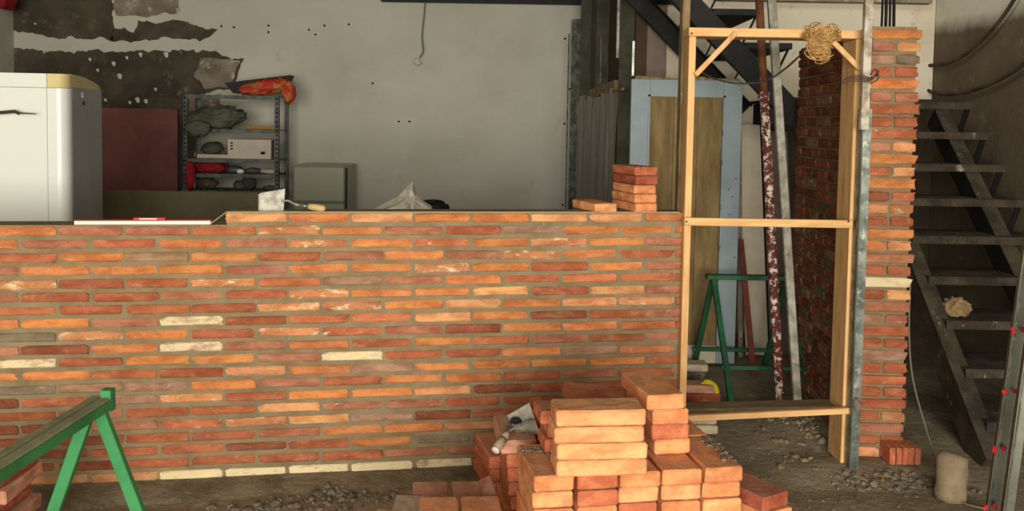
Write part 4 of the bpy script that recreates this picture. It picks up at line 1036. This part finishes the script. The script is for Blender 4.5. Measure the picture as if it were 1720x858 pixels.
# ------------------------------------------------------------------ things on the counter
zt1 = Z0-PV+.0235
sA = on_counter(123, 376)[0]; sB = on_counter(353, 376)[0]
lv = thing('spirit_level', 'white and red mason level lying along the lower part of the counter top', 'level', cpt((sA+sB)/2, .03, zt1))
def cb_(name, s0, s1, d0, d1, z0, z1, m_, par, bev=0):
    bm = B(); box(bm, cpt((s0+s1)/2, (d0+d1)/2, (z0+z1)/2), (abs(s1-s0), d1-d0, z1-z0), Rz(cang), bev); return obj(name, bm, m_, par)
cb_('bar', sA, sB, .01, .05, zt1+.001, zt1+.016, M['white'], lv, .001)
cb_('top_edge', sA, sB, .012, .048, zt1+.0165, zt1+.019, M['red'], lv)
hs = on_counter(222, 370)[0]; he = on_counter(276, 370)[0]
hg = cb_('grip', hs, he, .016, .044, zt1+.0195, zt1+.028, M['red'], lv, .001)
cb_('grip_label', on_counter(232, 370)[0], on_counter(262, 370)[0], .0145, .0155, zt1+.021, zt1+.026, M['white'], hg)
bm = B(); tube(bm, [cpt(sB, .02, zt1+.004), cpt(on_counter(380, 366)[0], .004, Z0+.024), cpt(0.02, .002, Z0+.024)], .0016, 5)
tag(obj('mason_string', bm, M['string']), 'taut pale mason line along the top course of the counter', 'string')
# trowel on the counter
def trowel(name, label, blade, th, neck, hand, m_h, tip=None):
    t = thing(name, label, 'trowel', hand[0])
    bm = B(); n = (blade[1]-blade[0]).cross(blade[2]-blade[0]).normalized()*th
    prism(bm, blade, n); obj('blade', bm, M['blade'], t)
    bm = B(); tube(bm, spline(neck, 6), .0042, 8); obj('shank', bm, M['blade'], t, smooth=True)
    h0, h1 = hand; ax = (h1-h0).normalized(); Lh = (h1-h0).length
    bm = B(); lathe(bm, h0, ax, [(0, .009), (Lh*.35, .0115)], 12); obj('ferrule', bm, M['galv'] if tip is None else m_h, t, smooth=True)
    bm = B(); lathe(bm, h0+ax*Lh*.352, ax, [(0, .0118), (Lh*.3, .0145), (Lh*.55, .0135), (Lh*.63, .008), (Lh*.648, .001)], 14); obj('handle', bm, m_h, t, smooth=True)
    if tip: bm = B(); lathe(bm, h0+ax*Lh*.97, ax, [(0, .013), (.006, .013), (.009, .009)], 12); obj('handle_tip', bm, tip, t, smooth=True)
Yt = 3.68
trowel('trowel', 'mason trowel with pale wooden handle resting on the counter top near the left',
       [at(434, 327, Yt), at(438, 324, Yt), at(479, 317, Yt+.02), at(476, 356, Yt+.02), at(434, 357, Yt)], .003,
       [at(474, 338, Yt-.004), at(484, 337, Yt-.015), at(494, 342, Yt-.03), at(504, 345, Yt-.03)], (at(503, 344.5, Yt-.03), at(547, 350.5, Yt-.04)), M['handle'])
# trowel on the pile
b1 = [at(852, 703, 2.78), at(888, 676, 2.80), at(906, 731, 2.70), at(868, 726, 2.70)]
trowel('trowel', 'cement-coated trowel with grey handle lying on the brick stack left of the pile',
       [at(851, 698, 2.78), at(889, 676, 2.80), at(907, 729, 2.72), at(866, 724, 2.72)], .003,
       [at(893, 703, 2.765), at(875, 714, 2.71), at(858, 722, 2.66), at(852, 727, 2.63)], (at(853, 726, 2.63), at(833, 755, 2.58)), M['handle_grey'], M['card'])
bm = B(); p = at(867, 705, 2.76); blob(bm, p+Vector((0, -.01, 0)), (.019, .008, .013), 6, 2, .3); o = tag(obj('mortar_lump', bm, M['black']), 'small dark wet mortar lump stuck on the blade of the lower trowel', 'lump')

# ------------------------------------------------------------------ right side
# wall cables
for lb, pts in (('upper thick dark cable looping down the right wall', [(1520, 106, 6.9), (1560, 110, 6.9), (1600, 103, 6.9), (1640, 76, 6.6), (1680, 34, 6.2), (1712, -14, 5.8)]),
                ('lower thick dark cable looping down the right wall', [(1520, 128, 6.9), (1555, 150, 6.9), (1590, 158, 6.9), (1640, 150, 6.5), (1690, 128, 5.9), (1735, 96, 5.5)])):
    bm = B(); tube(bm, spline([EYE+ray(p[0], p[1])*(2.94/ray(p[0], p[1]).x) for p in pts], 8), .012, 8); tag(obj('wall_cable', bm, M['cable'], smooth=True), lb, 'cable')
# bundle of bars above the pillar
bm = B()
for k in range(4): tube(bm, [at(1480+k*7, 62, 4.4), at(1482+k*6.5, 20, 4.4), at(1485+k*6, -120, 4.4)], .006+.002*(k % 2), 6)
tag(obj('rebar_bundle', bm, M['steel']), 'thin dark steel bars rising behind the top of the pillar', 'steel bars')
bm = B(); bx(bm, at(1470, 60, 4.4).x, at(1520, 60, 4.4).x, 4.3, 4.5, 1.90+.06, at(1500, 48, 4.4).z)
bm.free()
# two leaning metal tubes
def lean(u0, v0, u1, v1, Yq, wd, label):
    p0 = at(u0, v0, Yq); p1 = at(u1, v1, Yq+.0); d = p1-p0; p0 = p0-d*((p0.z-.0)/d.z); p1 = p0+d*(2.6/d.z)
    t = thing('metal_stud', label, 'metal stud', p0, 'leaning metal studs')
    bm = B(); chan(bm, p0, p1, wd, .04, .002, (-.35, -.94, 0)); obj('channel', bm, M['galvdark'], t)
    a = (p1-p0).normalized(); sd = a.cross(Vector((-.35, -.94, 0))).normalized()
    bm = B(); beam(bm, p0-sd*wd*.35+Vector((0, -.006, 0)), p1-sd*wd*.35+Vector((0, -.006, 0)), wd*.16, .004); obj('folded_edge', bm, M['galv'], t)
    return t
l1 = lean(1668, 858, 1702, 620, 2.9, .036, 'dusty metal stud leaning at the right edge, left one with red ties')
l2 = lean(1694, 858, 1727, 620, 2.78, .030, 'dusty metal stud leaning at the right edge, right one')
for (u, v) in ((1688, 658), (1671, 755), (1656, 852), (1702, 555)):
    bm = B(); p = at(u, v, 2.86); blob(bm, p, (.009, .008, .011), u, 2, .6); blob(bm, p+Vector((.03, .0, .004)), (.007, .008, .009), v, 2, .6); obj('red_tie', bm, M['redpaint'], l1)
# sack-like bucket
g = gnd(1613, 848, .0); bm = B(); n = 24; rings = []
for j, (z, r) in enumerate(((0, .060), (.03, .063), (.07, .058), (.12, .062), (.16, .060), (.185, .052), (.18, .046), (.12, .05))):
    ring = []
    for k in range(n):
        a = 2*PI*k/n; q_ = r*(1+.12*mn.noise(Vector((math.cos(a)*1.6, math.sin(a)*1.6, z*14))))
        zz_ = z+(.02*math.cos(a+2.6) if j > 3 else 0)
        ring.append(bm.verts.new((g.x+math.cos(a)*q_-.01+(.012 if j > 4 else 0), g.y+.06+math.sin(a)*q_, zz_)))
    rings.append(ring)
for a, b in zip(rings, rings[1:]):
    for k in range(n): bm.faces.new((a[k], a[(k+1) % n], b[(k+1) % n], b[k]))
bm.faces.new(rings[0])
tag(obj('cut_container', bm, M['sack'], smooth=True), 'open-topped beige crumpled container on the floor below the stairs', 'container')
bm = B(); pts = [at(1529, 470, 3.99), at(1527, 560, 3.99), at(1534, 640, 3.95), (gnd(1560, 735, .12)), gnd(1571, 770, .05), gnd(1574, 800, .012), gnd(1590, 830, .01), gnd(1625, 847, .01), gnd(1665, 856, .01)]
tube(bm, spline(pts, 8), .0045, 6)
tag(obj('floor_cable', bm, M['greycable'], smooth=True), 'thin grey cable hanging beside the pillar and trailing over the floor', 'cable')
